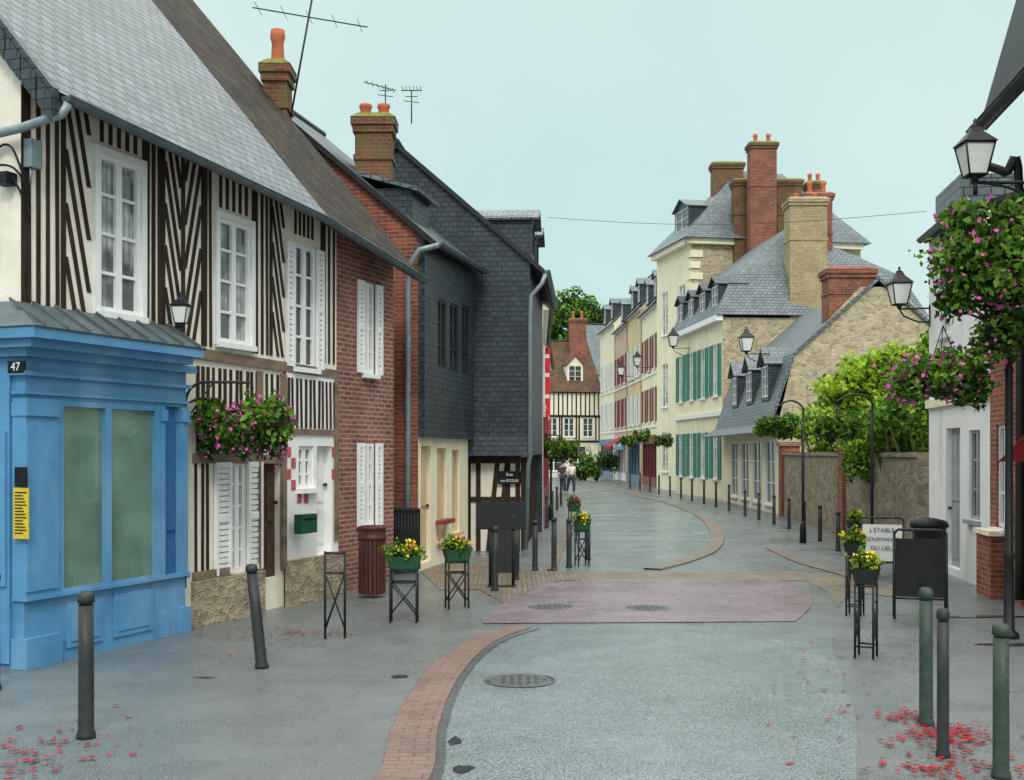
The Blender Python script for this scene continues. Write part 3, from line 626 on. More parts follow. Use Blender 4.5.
# ---- tall slate gable house
F5=Frame((.38,24.0),(.80,30.2)); L5=F5.L; T5=.87; e5=5.9; D5=5.6; w5=e5+T5*.3-.1
H5=thing('slate_gable_house','tall dark slate-hung gable house above a half-timbered base','house',(*F5.A,0))
mb=MB(); zj=2.04
wall(mb,F5,0,L5,zj,w5,w5,[],0)
mb.face([F5(0,0,zj),F5(0,-D5,zj),F5(0,-D5,w5),F5(0,-D5/2,w5+T5*D5/2),F5(0,0,w5)],0)
mb.face([F5(L5,0,0),F5(L5,-D5,0),F5(L5,-D5,w5),F5(L5,-D5/2,w5+T5*D5/2),F5(L5,0,w5)],0)
mb.face([F5(0,0,zj),F5(L5,0,zj),F5(L5,-D5,zj),F5(0,-D5,zj)],0)
mb.hexa([F5(-.06,.06,zj-.02),F5(-.06,-D5,zj-.02),F5(-.004,-D5,zj+.4),F5(-.004,.004,zj+.4),F5(.0,.06,zj-.02),F5(0,-D5,zj-.02),F5(0.,-D5,zj+.4),F5(0,.004,zj+.4)],0)
Fl=Frame(F5(.35,-D5,0).xy,F5(.35,-.22,0).xy)
wall(mb,Fl,0,Fl.L,0,zj-.01,zj-.01,[],1); wall(mb,F5,.35,L5,0,zj-.01,zj-.01,[],1,-.22)
mb.build('wall',[m_slatedark,m_plaster],H5)
t=MB()
for k in range(26):
    x=Fl.L-.06-k*.21
    if x<0: break
    t.bar(Fl,x,0,x+(0.2 if k in(2,3) else 0),zj-.1,.1,.003,.03)
t.bar(Fl,0,zj-.1,Fl.L,zj-.1,.16,.003,.07,0,False); t.bar(Fl,0,1.1,Fl.L,1.1,.1,.003,.045,0,False)
for k in range(18): x=.45+k*.33; t.bar(F5,x,0,x,zj-.05,.12,-.218,-.18)
t.build('timber_frame',[m_timber],H5)
gableroof(F5,H5,0,L5,D5,e5,e5,T5,.3,.1,m_slatedark); gutter(F5,H5,-.1,L5,.28,e5-.02,e5-.02,m_zincdk)
for s_ in (.8,2.8): dormer(F5,H5,s_,s_+1.2,.0,-1.8,6.3,7.2,.25,fm=m_metal)
pipe(H5,[F5(-.08,.32,e5-.1),F5(-.1,.25,e5-.3),F5(-.12,.03,e5-.55),F5(-.12,0.0,e5-1.0),F5(-.12,0.0,2.0),F5(.1,-.05,1.8),F5(.2,-.1,.05)],.045,m_zinc)
q=Fl.rect(498,471,521,484,.08); sg=MB(); sg.box(Fl,q[0],q[1],.075,.09,q[2],q[3]); T=thing('street_sign','dark street name plate with white lettering on slate house','street sign',Fl(q[0],.08,q[2]))
sg.build('plate',[m_black],T); cx=(q[0]+q[1])/2
text('Rue',T,Fl(cx,.094,q[3]-.075),.09,(math.pi/2,0,math.atan2(Fl.u.y,Fl.u.x)),m_wpaint); text('des ECOLES',T,Fl(cx,.094,q[2]+.07),.075,(math.pi/2,0,math.atan2(Fl.u.y,Fl.u.x)),m_wpaint)
# ================================================================= generic street houses
def street_house(name,label,A,B,side,D,ze,tan,wm,rm,floors,cols,shut=None,over=.3,shop=None,gmat=None,dorm=0,ww=.9,fm=m_wpaint):
    F=Frame(A,B,side); L=F.L; T=thing(name,label,'house',(*F.A,0)); ops=[]; wins=[]
    for (z0,z1) in floors:
        for c in range(cols):
            x=L*(c+.5)/cols; ops.append((x-ww/2,x+ww/2,z0,z1)); wins.append(ops[-1])
    mb=MB(); body(mb,F,0,L,D,ze,ze,tan,over,ops+([ (L*.06,L*.94,.25,2.6)] if shop else []),0,1)
    mb.build('wall',[wm,gmat or wm],T)
    gableroof(F,T,0,L,D,ze,ze,tan,over,.12,rm); 
    for q in wins:
        gmx=random.choice([m_glass,m_gcur]); sw=min(ww/2,(L/cols-ww)/2-.06); window(F,T,q,2,3,-.08,fm=fm,gm=gmx,shut=shut,sw=max(sw,.18))
    cm=fm if wm is not m_white else m_cream
    k=MB(); k.box(F,-.05,L+.05,.003,.16,ze+tan*over-.35,ze+tan*over-.2); k.build('cornice',[cm],T)
    for (z0,z1) in floors: k=MB(); k.box(F,0,L,.003,.06,z0-.35,z0-.25); k.build('string_course',[cm],T)
    if shop:
        s=MB(); a,b=L*.06,L*.94; s.face([F(a,-.1,.25),F(b,-.1,.25),F(b,-.1,2.6),F(a,-.1,2.6)],1)
        n=max(2,int((b-a)/1.2))
        for i in range(n+1): x=a+(b-a)*i/n; s.box(F,x-.05,x+.05,-.09,.02,.25,2.6)
        s.box(F,a-.05,b+.05,-.08,.05,.05,.6); s.box(F,a-.1,b+.1,.004,.15,2.62,3.1); s.build('shopfront',[shop,m_glass],T)
    for i in range(dorm):
        x=L*(i+.5)/dorm; z=ze+tan*(over+.1)+.15; dormer(F,T,x-.55,x+.55,-.1,-1.9,z,z+1.25,.4)
    return F,T
F6,H6=street_house('terraced_house','rendered terraced house with slate roof along the bend',(.84,31),(1.08,42),1,7,6.0,.9,m_white,m_slate,[(3.4,5.0)],4,shut=m_wpaint,shop=m_redsh)
F7,H7=street_house('terraced_house','cream terraced house with small shopfront beside the road',(1.1,42.3),(1.85,58),1,7,6.3,.9,m_cream,m_slate,[(3.4,5.2)],5,shut=m_wpaint,shop=m_redsh)
T=thing('shop_sign','narrow red and white projecting banner on cream house','sign',F7(.6,0,3)); sg=MB(); sg.box(F7,.6,.64,.05,.3,2.9,6.0); sg.build('banner',[m_red],T)
for z in (3.3,4.1,4.9,5.6): sg=MB(); sg.box(F7,.585,.599,.09,.26,z,z+.14); sg.build('band',[m_wpaint],T)
Fx=Frame((2.2,97),(7.6,98.5),1); HX=thing('half_timbered_house','distant half-timbered house with brown tile roof closing the street','house',(*Fx.A,0))
L=Fx.L; mb=MB(); ops=[(.8,1.7,3.4,5.0),(2.3,3.2,3.4,5.0),(4.0,4.9,3.4,5.0),(.6,2.2,.5,2.6),(2.8,4.3,.5,2.6)]
body(mb,Fx,0,L,8,7.2,7.2,1.1,.3,ops); mb.build('wall',[m_plaster,m_plaster],HX)
gableroof(Fx,HX,0,L,8,7.2,7.2,1.1,.3,.15,m_redtile)
for q in ops: window(Fx,HX,q,2,3,-.08)
t=MB(); studs(t,Fx,0,L,5.2,7.3,'v',.12,.4); studs(t,Fx,0,.7,3.1,5.1,'v',.12,.35); studs(t,Fx,L-.6,L,3.1,5.1,'v',.12,.35)
for z in (3.0,5.15,7.2): t.bar(Fx,0,z,L,z,.18,.003,.07,0,False)
for x in (1.9,2.1,3.4,3.65): t.bar(Fx,x,3.1,x,5.1,.13,.003,.05)
t.build('timber_frame',[m_timber],HX); dormer(Fx,HX,2.8,4.2,-.6,-3.2,8.0,9.6,.8,m_plaster,m_redtile)
chimney(HX,XA(569,101),XA(586,101),100.5,101.5,9,ZA(320,101),m_brick,2,.7)
street_house('terraced_house','distant pale house with steep slate roof',(7.3,106),(10.9,107),1,8,9.2,1.2,m_cream,m_slate,[(3.4,5.2),(6,7.8)],3)
# ================================================================= RIGHT ROW
FR=Frame((6.9,15.2),(7.86,22.3),-1)
HR=thing('white_house','white rendered house with slate roof edge and grey doors','house',(*FR.A,0))
s0=FR.s(990); sM=FR.s(966); LR=FR.s(929); qA=FR.rect(946,428,960,568); qB=FR.rect(940,262,950,335); qC=FR.rect(969,430,980,520)
zt=6.05
mb=MB(); wall(mb,FR,s0,sM,0,4.5,4.5,[qC],0); wall(mb,FR,sM,LR,0,zt,zt,[qA,qB],0)
mb.face([FR(s0,0,0),FR(s0,-4,0),FR(s0,-4,4.5),FR(s0,0,4.5)]); mb.face([FR(s0,0,4.5),FR(s0,-4,4.5),FR(sM,-4,4.5),FR(sM,0,4.5)],1)
mb.face([FR(sM,0,4.4),FR(sM,-4,4.4),FR(sM,-4,zt),FR(sM,0,zt)]); mb.face([FR(LR,0,0),FR(LR,-4,0),FR(LR,-4,zt),FR(LR,0,zt)]); mb.face([FR(s0,-4,0),FR(LR,-4,0),FR(LR,-4,4.5),FR(s0,-4,4.5)])
mb.build('wall',[m_white,m_slatedark],HR)
gableroof(FR,HR,sM,LR,3.2,zt+.0,zt+.0,.3,.1,.04,m_slate); gutter(FR,HR,sM,LR,.09,zt-.02,zt-.02)
dd=MB(); dd.box(FR,sM+.6,LR-.3,-1.0,-.05,zt+.05,zt+.7); dd.build('dormer',[m_slate],HR)
door(FR,HR,qA,m_grey); window(FR,HR,qB,2,3); window(FR,HR,qC,2,3,gm=m_glass,fm=m_grey)
tr=MB(); tr.box(FR,s0,LR,.003,.07,2.9,3.05); tr.build('string_course',[m_cream],HR)
FB=Frame((6.2,10.6),tuple(FR(s0,0,0).xy),-1)
HB=thing('brick_house','red brick house with white trim and dark red awning','house',(*FB.A,0)); LB=FB.L; sN=LB*.74
qz=(LB-.95,LB-.35,1.0,2.5)
mb=MB(); wall(mb,FB,0,sN,0,6.5,6.5,[(sN-1.6,sN-.5,.3,2.5)],0); wall(mb,FB,sN,LB,0,4.4,4.4,[qz],0)
for s,z in ((0,6.5),(sN,6.5),(LB,4.4)): mb.face([FB(s,0,0),FB(s,-6,0),FB(s,-6,z),FB(s,0,z)])
mb.face([FB(sN,0,4.4),FB(LB,0,4.4),FB(LB,-6,4.4),FB(sN,-6,4.4)]); mb.build('wall',[m_brick],HB)
gableroof(FB,HB,0,sN,6,6.5,6.5,3.6,.58,.03,m_black,.1,m_black)
window(FB,HB,qz,2,3); window(FB,HB,(sN-1.6,sN-.5,.3,2.5),2,3)
pipe(HB,smooth([FB(sN+.0,.66,6.45),FB(sN+.0,.66,6.25),FB(sN+.0,.54,6.02),FB(sN+.0,.25,5.88),FB(sN+.02,.06,5.6),FB(sN+.02,.06,.1)]),.06,m_metal)
gutter(FB,HB,0,sN+.06,.56,6.47,6.47,m_metal,r=.09)
aw=MB(); z0,z1=1.98,2.65; sa,sb=sN-1.2,FB.s(998,.65)
aw.slab([FB(sa,.65,z0),FB(sb,.65,z0),FB(sb,.02,z1),FB(sa,.02,z1)],.02); aw.box(FB,sa,sb,.64,.66,z0-.12,z0)
aw.face([FB(sb,.65,z0),FB(sb,.02,z1),FB(sb,.02,z0)]); aw.build('awning',[m_redaw],HB)
bb=MB(); bb.box(FB,LB-.9,LB-.1,.03,.22,0,.9); bb.box(FB,LB-.95,LB-.05,.0,.26,.9,.97,1); bb.build('plinth',[m_brick,m_cream],HB)
FW=Frame((7.88,22.35),(8.9,38.2),-1); T=thing('garden_wall','long rubble stone garden wall with brick piers','wall',(*FW.A,0))
mb=MB(); mb.box(FW,0,FW.L,-.4,0,0,2.0,0); mb.build('wall',[m_gwall],T)
mb=MB()
for k in range(40):
    a=FW.L*k/40; mb.box(FW,a,a+FW.L/40-.01,-.45,.05,2.001,2.07+U(0,.03))
mb.build('coping',[m_gwall],T)
for px in (843,770): 
    a=min(FW.s(px),FW.L-.5); mb=MB(); mb.box(FW,a-.3,a+.3,-.5,.08,0,2.3); mb.box(FW,a-.37,a+.37,-.57,.15,2.3,2.42,1); mb.build('pier',[m_brick,m_brick2],T)
F8=Frame((8.9,38.4),(9.15,50),-1); H8=thing('stone_house','rubble stone gable house with slate mansard front and brick chimney','house',(*F8.A,0)); L8=F8.L; D8=6.6
mb=MB(); ops=[(.6,2.2,.3,2.5),(3,4.6,.3,2.5),(5.4,7,.3,2.5),(7.8,9.4,.3,2.5)]
wall(mb,F8,0,L8,0,3.1,3.1,ops,1)
for s in (0,L8): mb.face([F8(s,0,0),F8(s,-D8,0),F8(s,-D8,4.9),F8(s,-D8/2-.6,7.6),F8(s,-D8/2+.6,7.6),F8(s,-.5,5.3),F8(s,0,3.1)],0)
mb.face([F8(0,-D8,0),F8(L8,-D8,0),F8(L8,-D8,4.9),F8(0,-D8,4.9)],0); mb.build('wall',[m_stone2,m_cream],H8)
r=MB(); v=.1
r.slab([F8(-v,.35,3.0),F8(L8,.35,3.0),F8(L8,-.45,5.4),F8(-v,-.45,5.4)],.1); r.slab([F8(-v,-.45,5.401),F8(L8,-.45,5.401),F8(L8,-D8/2,7.95),F8(-v,-D8/2,7.95)],.1); r.slab([F8(-v,-D8/2,7.951),F8(L8,-D8/2,7.951),F8(L8,-D8-.3,4.8),F8(-v,-D8-.3,4.8)],.1)
r.slab([F8(-v,.9,2.75),F8(L8,.9,2.75),F8(L8,.3,3.08),F8(-v,.3,3.08)],.06)
RR=r.build('roof',[m_slate],H8)
for q in ops: window(F8,H8,q,2,3,-.08,gm=m_glass)
for s_ in (1.2,4.2,7.4): dormer(F8,H8,s_,s_+1.3,.1,-1.6,3.9,5.2,.55,m_slatedark,m_slate)
chimney(H8,XA(824,39),XA(869,39),38.42,39.3,6.4,ZA(272,39),m_brick,0,.4,m_brick)
F9=Frame((9.2,50.3),(8.42,59.0),-1); L9=F9.L; D9=9
H9=thing('cream_mansard_house','cream house with green shutters and slate mansard dormers','house',(*F9.A,0))
cols=4; ops=[]
for z0,z1 in ((.9,3.0),(4.6,6.9)):
    for c in range(cols): x=L9*(c+.5)/cols; ops.append((x-.42,x+.42,z0,z1))
mb=MB(); wall(mb,F9,0,L9,0,8.0,8.0,ops,0)
for s in (0,L9): mb.face([F9(s,0,0),F9(s,-D9,0),F9(s,-D9,8),F9(s,0,8)],1)
mb.face([F9(0,-D9,0),F9(L9,-D9,0),F9(L9,-D9,8),F9(0,-D9,8)],1); mb.build('wall',[m_cream,m_stone2],H9)
for q in ops: window(F9,H9,q,2,3,-.08,gm=m_gcur,shut=m_green,sw=.5)
k=MB(); k.box(F9,-.1,L9,.003,.3,7.85,8.1); k.build('cornice',[m_wpaint],H9); k=MB(); k.box(F9,0,L9,.003,.12,3.7,3.9); k.build('string_course',[m_wpaint],H9)
r=MB(); A_=[F9(-.2,.3,8.1),F9(L9,.3,8.1),F9(L9,-D9-.3,8.1),F9(-.2,-D9-.3,8.1)]; B_=[F9(.6,-.6,10.0),F9(L9,-.6,10.0),F9(L9,-D9+.6,10.0),F9(.6,-D9+.6,10.0)]; C_=[F9(3.0,-4.0,12.6),F9(L9-.1,-4.0,12.6)]
for i in range(4): r.face([A_[i],A_[(i+1)%4],B_[(i+1)%4],B_[i]])
r.face([B_[0],B_[1],C_[1],C_[0]]); r.face([B_[1],B_[2],C_[1]]); r.face([B_[2],B_[3],C_[0],C_[1]]); r.face([B_[3],B_[0],C_[0]]); r.face(A_)
r.build('roof',[m_slate],H9)
for c in range(4): x=L9*(c+.5)/4; dormer(F9,H9,x-.6,x+.6,.05,-1.3,8.15,9.6,.35,m_slatedark,m_slatedark)
chimney(H9,XA(789,50.8),XA(826,50.8),50.6,51.7,7.5,ZA(200,50.8),m_ybrick,2,.3,m_ybrick); chimney(H9,XA(803,53),XA(830,53),52.6,53.4,8,ZA(196,53),m_brick,2,.6,m_brick)
F10=Frame((9.35,60),(8.25,65.5),-1); L10=F10.L; D10=9.6; H10=thing('tall_hipped_house','tall cream and stone house with hipped slate roof and chimneys','house',(*F10.A,0))
ops=[]
for z0,z1 in ((1.0,3.2),(4.6,7.0),(8.6,11.0)):
    for c in range(2): x=L10*(c+.5)/2; ops.append((x-.5,x+.5,z0,z1))
mb=MB(); wall(mb,F10,0,L10,0,13.2,13.2,ops,0)
for s in (0,L10): mb.face([F10(s,0,0),F10(s,-D10,0),F10(s,-D10,13.2),F10(s,0,13.2)],1)
mb.face([F10(0,-D10,0),F10(L10,-D10,0),F10(L10,-D10,13.2),F10(0,-D10,13.2)],1); mb.build('wall',[m_cream,m_stone2],H10)
for q in ops: window(F10,H10,q,2,4,-.08,gm=m_gcur)
k=MB(); k.box(F10,-.3,L10,.003,.35,12.95,13.25); k.box(F10,-.3,-.003,-D10,.35,12.952,13.252); 
for z in range(22): 
    k.box(F10,-.06,.5,.003,.06,.1+z*.58,.1+z*.58+.36); k.box(F10,-.06,-.003,-.5-.12*(z%2),.002,.1+z*.58,.1+z*.58+.36)
k.build('cornice',[m_cream],H10)
r=MB(); A_=[F10(-.5,.5,13.25),F10(L10+.3,.5,13.25),F10(L10+.3,-D10-.4,13.25),F10(-.5,-D10-.4,13.25)]; C_=[F10(2.6,-3.6,17.6),F10(2.9,-D10+3.2,17.6)]
r.face([A_[0],A_[1],C_[0]]); r.face([A_[1],A_[2],C_[1],C_[0]]); r.face([A_[2],A_[3],C_[1]]); r.face([A_[3],A_[0],C_[0],C_[1]]); r.face(A_); r.build('roof',[m_slate],H10)
dormer(F10,H10,1.2,3.4,-.3,-3.0,13.5,15.3,.5,m_slatedark,m_slate,m_wpaint)
for x0,x1,y,zt,mm in ((749,775,59.0,145,m_brick),(733,748,60.5,182,m_mossbrick),(776,800,60.5,182,m_mossbrick),(712,742,63,165,m_mossbrick),(806,822,62,184,m_brick)):
    chimney(H10,XA(x0,y),XA(x1,y),y-.4,y+.5,10.5,ZA(zt,y),mm,2 if mm is m_brick else 0,.5,m_mossbrick,top=m_moss)
street_house('slate_roofed_house','lower stone house with broad slate roof behind the garden',(12.6,51.5),(19.0,52.5),1,9,7.0,.75,m_stone2,m_slate,[(3.2,4.8)],3)
street_house('terraced_house','cream rendered house with maroon shutters and shop',(8.35,66),(8.25,73),-1,8,10.6,1.1,m_cream,m_slate,[(3.9,5.9),(7,9)],3,shut=m_redsh,shop=m_redsh,dorm=2)
street_house('terraced_house','ochre rendered house with slate dormers',(8.2,73.3),(8.05,80),-1,8,11.2,1.1,m_yellow,m_slate,[(3.9,5.9),(7,9)],3,shut=m_wpaint,shop=m_bluesh,dorm=2)
street_house('terraced_house','dusty pink rendered house with white shutters',(8.0,80.3),(7.8,87),-1,8,11.0,1.1,m_pinkr,m_slate,[(3.9,5.9),(7,9)],3,shut=m_redsh,shop=m_wpaint,dorm=1)
street_house('terraced_house','pale house with slate roof at the bend',(7.75,87.3),(7.3,95),-1,8,11.8,1.1,m_cream,m_slate,[(3.9,5.9),(7,9)],3,shut=m_wpaint,shop=m_bluesh,dorm=2)
for i,(F_,s_,m_) in enumerate(((Frame((8.2,73.3),(8.05,80),-1),1,m_bluesh),(Frame((8.0,80.3),(7.8,87),-1),1,m_redaw))):
    aw=MB(); aw.slab([F_(s_,1.0,2.5),F_(s_+4.5,1.0,2.5),F_(s_+4.5,.16,3.1),F_(s_,.16,3.1)],.03); aw.box(F_,s_,s_+4.5,.98,1.01,2.25,2.48)
    for a in (s_+.1,s_+4.4): aw.tube([F_(a,.16,2.3),F_(a,.95,2.4)],.02,6)
    tag(aw.build('shop_awning',[m_],None,F_(s_,0,2.5)),'canvas awning over a distant shopfront','awning','shop awnings')
# ================================================================= FURNITURE
def make_bollard(mat,h=1.05,r=.05):
    m=MB(); m.lathe((0,0,0),[(r*1.25,0),(r*1.25,.03),(r*1.03,.06),(r,h*.5),(r*.98,h-.1)],14); 
    b=m.build('bollard',[mat]); c=MB(); c.lathe((0,0,h-.1),[(r*.88,0),(r*.88,.015),(r*1.1,.018),(r*1.12,.05),(r*1.05,.075),(r*.7,.095),(.005,.1)],14); c.build('cap',[mat],b); ORI[b.name]=Vector((0,0,0)); return b
bA=make_bollard(m_bol); tag(bA,'round grey metal bollard on the wet footway','bollard','street bollards')
bB=make_bollard(m_bolg); tag(bB,'round green metal bollard beside fallen red leaves','bollard','street bollards')
def put(src,px,py,h,label=None,tilt=None,w=1.0,first=False):
    x,y=G(px,py); s=h/1.05
    if first: src.location=(x,y,0); src.scale=(w,w,s); 
    else: return copything(src,(x,y,0),0,(w,w,s),label,tilt)
put(bA,86,738,1.08,first=True,w=1.12)
put(bA,262,668,1.02,'grey metal bollard leaning to one side',(0,math.radians(-6)),w=1.1)
put(bA,-6,690,1.05)
for px,py,h in ((495,591,.98),(516,580,.92),(535,571,.9),(554,570,.95),(569,568,.9),(588,560,.8),(547,528,.9),(552,517,.85),(557,510,.85),(561,505,.85)): put(bA,px,py,h,w=.95)
put(bB,926,725,1.06,first=True,w=1.0); 
put(bB,1001,778,1.0,w=1.0); put(bA,943,757,1.03,'slim dark metal post beside green bollard',w=.8)
for px,py in ((838,551),(820,541),(804,534),(789,529),(774,524),(759,520),(745,516),(729,511),(716,507),(704,504),(692,501),(681,498.5),(670,496),(659,494),(650,492),(640,490.5),(630,489)): put(bA,px,py,.85 if py>515 else .95,w=.95)
def planter(px,py,top,w,mat_box,fm,label,seed,rot=0,flowers=True,dp=.09):
    x,y=G(px,py); T=thing('flower_planter' if flowers else 'planter_stand',label,'planter' if flowers else 'stand',(x,y,0),'flower planters' if flowers else None)
    a=w/2; m=MB(); h=top-.22 if flowers else top
    c,s=math.cos(rot),math.sin(rot)
    F=lambda A,B,z: Vector((x+A*c-B*s,y+A*s+B*c,z))
    for sx in (-a,a):
        for sy in (-dp,dp): m.tube([F(sx*.85,sy,0),F(sx*.85,sy,h)],.013,6)
        m.tube([F(sx*.85,-dp,h*.97),F(sx*.85,dp,h*.97)],.012,6); m.tube([F(sx*.85,-dp,.12),F(sx*.85,dp,.12)],.01,6)
    a_=a*.85
    for sy in (-dp,dp):
        m.tube([F(-a_,sy,h-.02),F(a_,sy,h-.02)],.013,6); m.tube([F(-a_,sy,.1),F(a_,sy,h*.75)],.009,6); m.tube([F(a_,sy,.1),F(-a_,sy,h*.75)],.009,6)
        m.tube([F(-a_,sy,h*.75),F(a_,sy,h*.75)],.01,6)
    m.build('stand',[m_metal],T)
    if flowers:
        b=MB(); t0,t1=a*.9,a*1.12
        P=[F(-t0,-dp,h),F(t0,-dp,h),F(t0,dp,h),F(-t0,dp,h)]; Q=[F(-t1,-dp*1.4,h+.15),F(t1,-dp*1.4,h+.15),F(t1,dp*1.4,h+.15),F(-t1,dp*1.4,h+.15)]
        b.hexa(P+Q); b.build('box',[mat_box],T)
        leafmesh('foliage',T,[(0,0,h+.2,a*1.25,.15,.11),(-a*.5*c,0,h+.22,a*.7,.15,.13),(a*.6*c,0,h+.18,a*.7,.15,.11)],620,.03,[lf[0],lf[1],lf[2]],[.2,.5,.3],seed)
        leafmesh('flowers',T,[(0,0,h+.24,a*1.3,.16,.1),(a*.4,0,h+.22,a*.8,.16,.11)],150,.018,fm if isinstance(fm,list) else [fm,fm],[.5,.5],seed+1,.2,squash=1.8)
    return T
planter(404,622,.88,.38,m_boxg,[m_fyel,m_fyel,m_fyel,m_fred],'metal stand planter with yellow and red flowers',11)
planter(457,608,.86,.32,m_boxg,[m_fyel,m_fred,m_fyel,m_fpink],'metal stand planter with red and yellow flowers',13,.3)
planter(582,566,.88,.24,m_boxg,m_fyel,'metal stand planter with yellow flowers beside road',15,.3)
planter(574,541,.95,.24,m_boxg,[m_fred,m_fpink],'metal stand planter with reddish flowers beside road',17,.3)
planter(335,638,.98,.26,m_boxg,m_fyel,'empty black metal planter stand on footway',19,.2,False,.04)
planter(866,657,.98,.26,m_metal,m_fyel,'tall dark planter with yellow flowers on footway',21,1.1)
planter(855,615,1.0,.24,m_metal,m_fyel,'tall dark planter with yellow flowers by the paving',23,1.1)
planter(855,580,1.05,.2,m_metal,[m_fyel,lf[2]],'tall dark planter with sparse yellow flowers',25,1.1)
x,y=G(372,597); T=thing('litter_bin','dark brown slatted litter bin standing by brick wall','bin',(x,y,0))
m=MB(); n=20
for k in range(n):
    a=2*math.pi*k/n; cx,cy=x+.185*math.cos(a),y+.185*math.sin(a); t_=Vector((-math.sin(a),math.cos(a),0))*.024; q=Vector((math.cos(a),math.sin(a),0))*.012; c=Vector((cx,cy,0))
    P=[c-t_+q,c+t_+q,c+t_-q,c-t_-q]; m.hexa([p+Vector((0,0,.06)) for p in P]+[p+Vector((0,0,.84)) for p in P])
m.cyl((x,y,.05),(x,y,.83),.165,None,20,1); m.build('body',[m_binm,m_black],T)
m=MB(); m.lathe((x,y,.84),[(.21,0),(.215,.03),(.2,.05),(.2,.14),(.215,.15),(.21,.18),(.12,.2),(.01,.205)],20); m.build('lid',[m_binm],T)
x,y=G(503,587); T=thing('information_lectern','black sloping information panel on metal legs','information board',(x,y,0))
m=MB(); m.hexa([Vector(p) for p in ((x-.42,y+.02,.9),(x+.36,y+.02,.9),(x+.36,y+.1,1.32),(x-.42,y+.1,1.32),(x-.42,y+.05,.89),(x+.36,y+.05,.89),(x+.36,y+.13,1.31),(x-.42,y+.13,1.31))]); m.build('panel',[m_black],T)
m=MB(); 
for s in (-.2,.16): m.tube([(x+s,y+.08,0),(x+s,y+.08,1.13)],.025,8)
m.box(IDF,x-.24,x+.2,y-.1,y+.14,0.002,.02); m.build('leg',[m_metal],T)
x,y=G(508,572); T=thing('menu_board','small dark pavement board with pale print beside timbered wall','board',(x,y,0))
m=MB(); m.hexa([Vector(p) for p in ((x-.2,y-.2,.03),(x+.2,y-.2,.03),(x+.2,y,.8),(x-.2,y,.8),(x-.2,y-.17,.03),(x+.2,y-.17,.03),(x+.2,y+.03,.8),(x-.2,y+.03,.8))]); 
m.hexa([Vector(p) for p in ((x-.2,y+.2,.03),(x+.2,y+.2,.03),(x+.2,y+.04,.8),(x-.2,y+.04,.8),(x-.2,y+.23,.03),(x+.2,y+.23,.03),(x+.2,y+.07,.8),(x-.2,y+.07,.8))]); m.build('panel',[m_black],T)
def aboard(px,py,w,h,mat,fr,label,rot=0,sp=.16):
    x,y=G(px,py); T=thing('sandwich_board',label,'sandwich board',(x,y,0)); c,s=math.cos(rot),math.sin(rot)
    F=lambda A,B,z: Vector((x+A*c-B*s,y+A*s+B*c,z)); a=w/2
    p=MB(); f=MB()
    for sg_ in (1,-1):
        P=lambda A,z,t=0: F(A,sg_*(-(sp*(1-z/h))-.02-t),z)
        p.hexa([P(-a+.02,.28),P(a-.02,.28),P(a-.02,h-.12),P(-a+.02,h-.12),P(-a+.02,.28,-.015),P(a-.02,.28,-.015),P(a-.02,h-.12,-.015),P(-a+.02,h-.12,-.015)])
        for A in (-a,a): f.tube([P(A,0),P(A,h-.04)],.018,6)
        f.tube([P(-a,.26),P(a,.26)],.014,6); f.tube([P(-a,h-.05),P(-a+.05,h-.005),P(a-.05,h-.005),P(a,h-.05)],.018,6)
    f.build('frame',[fr],T); return T,p.build('panel',[mat],T),F
aboard(920,618,.62,1.12,m_black,m_metal,'black framed sandwich board standing on footway',-.3)
T,P_,F_=aboard(882,577,.68,1.0,m_wpaint,m_metal,'white sandwich board with dark handwritten lettering',-.32)
for i,s in enumerate(("L'ETABLE","GOURMANDE","DU LIEU")):
    z=.79-.15*i; B=-(.16*(1-z/1.0))-.03; text(s,T,F_(0,B-.012,z),(.1,.085,.1)[i],(math.pi/2-.17,0,-.32),m_black)
x,y=G(926,583); T=thing('wheeled_bin','dark round-topped bin against the white house','bin',(x+.05,y,0))
m=MB(); m.lathe((x+.05,y,.02),[(.2,0),(.22,.05),(.26,.85),(.28,.87)],16); m.build('body',[m_metal],T); m=MB(); m.lathe((x+.05,y,.9),[(.3,0),(.3,.04),(.26,.1),(.1,.14),(.02,.15)],16); m.build('lid',[m_black],T)
def hanging_basket(c,r,n,label,seed,fl=.1,chain=.4,group='hanging flower baskets',drop=1.0,size=.05,wts=(.15,.45,.4),extra=()):
    x,y,z=c; T=thing('hanging_basket',label,'flower basket',(x,y,z),group)
    m=MB(); m.lathe((x,y,z-r*.55),[(r*.12,0),(r*.3,.05),(r*.45,r*.25),(r*.5,r*.4)],14); m.build('basket',[m_metal],T)
    m=MB()
    for k in range(3): a=k*2.09; m.tube([(x+r*.45*math.cos(a),y+r*.45*math.sin(a),z-r*.15),(x,y,z+chain+r*.6)],.006,5)
    m.build('chain',[m_metal],T)
    cl=[(0,0,0,r*.9,r*.9,r*.6*drop)]
    rr=random.Random(seed)
    for k in range(9): a=k*.75+rr.uniform(-.3,.3); cl.append((r*.7*math.cos(a),r*.7*math.sin(a),rr.uniform(-.45,.35)*r*drop,r*rr.uniform(.22,.42),r*.4,r*rr.uniform(.25,.55)*drop))
    cl+=list(extra)
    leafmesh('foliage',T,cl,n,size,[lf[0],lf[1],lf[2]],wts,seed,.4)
    if fl: leafmesh('flowers',T,[(q[0],q[1],q[2],q[3]*1.1,q[4]*1.1,q[5]*1.1) for q in cl],int(n*fl),size*.55,[m_fpink,m_fpink],[.5,.5],seed+1,.1,squash=1.9)
    return T
x,y=G(1009,638)
T=thing('basket_post','tall black fluted post carrying two large flower baskets','post',(x,y,0),'basket posts')
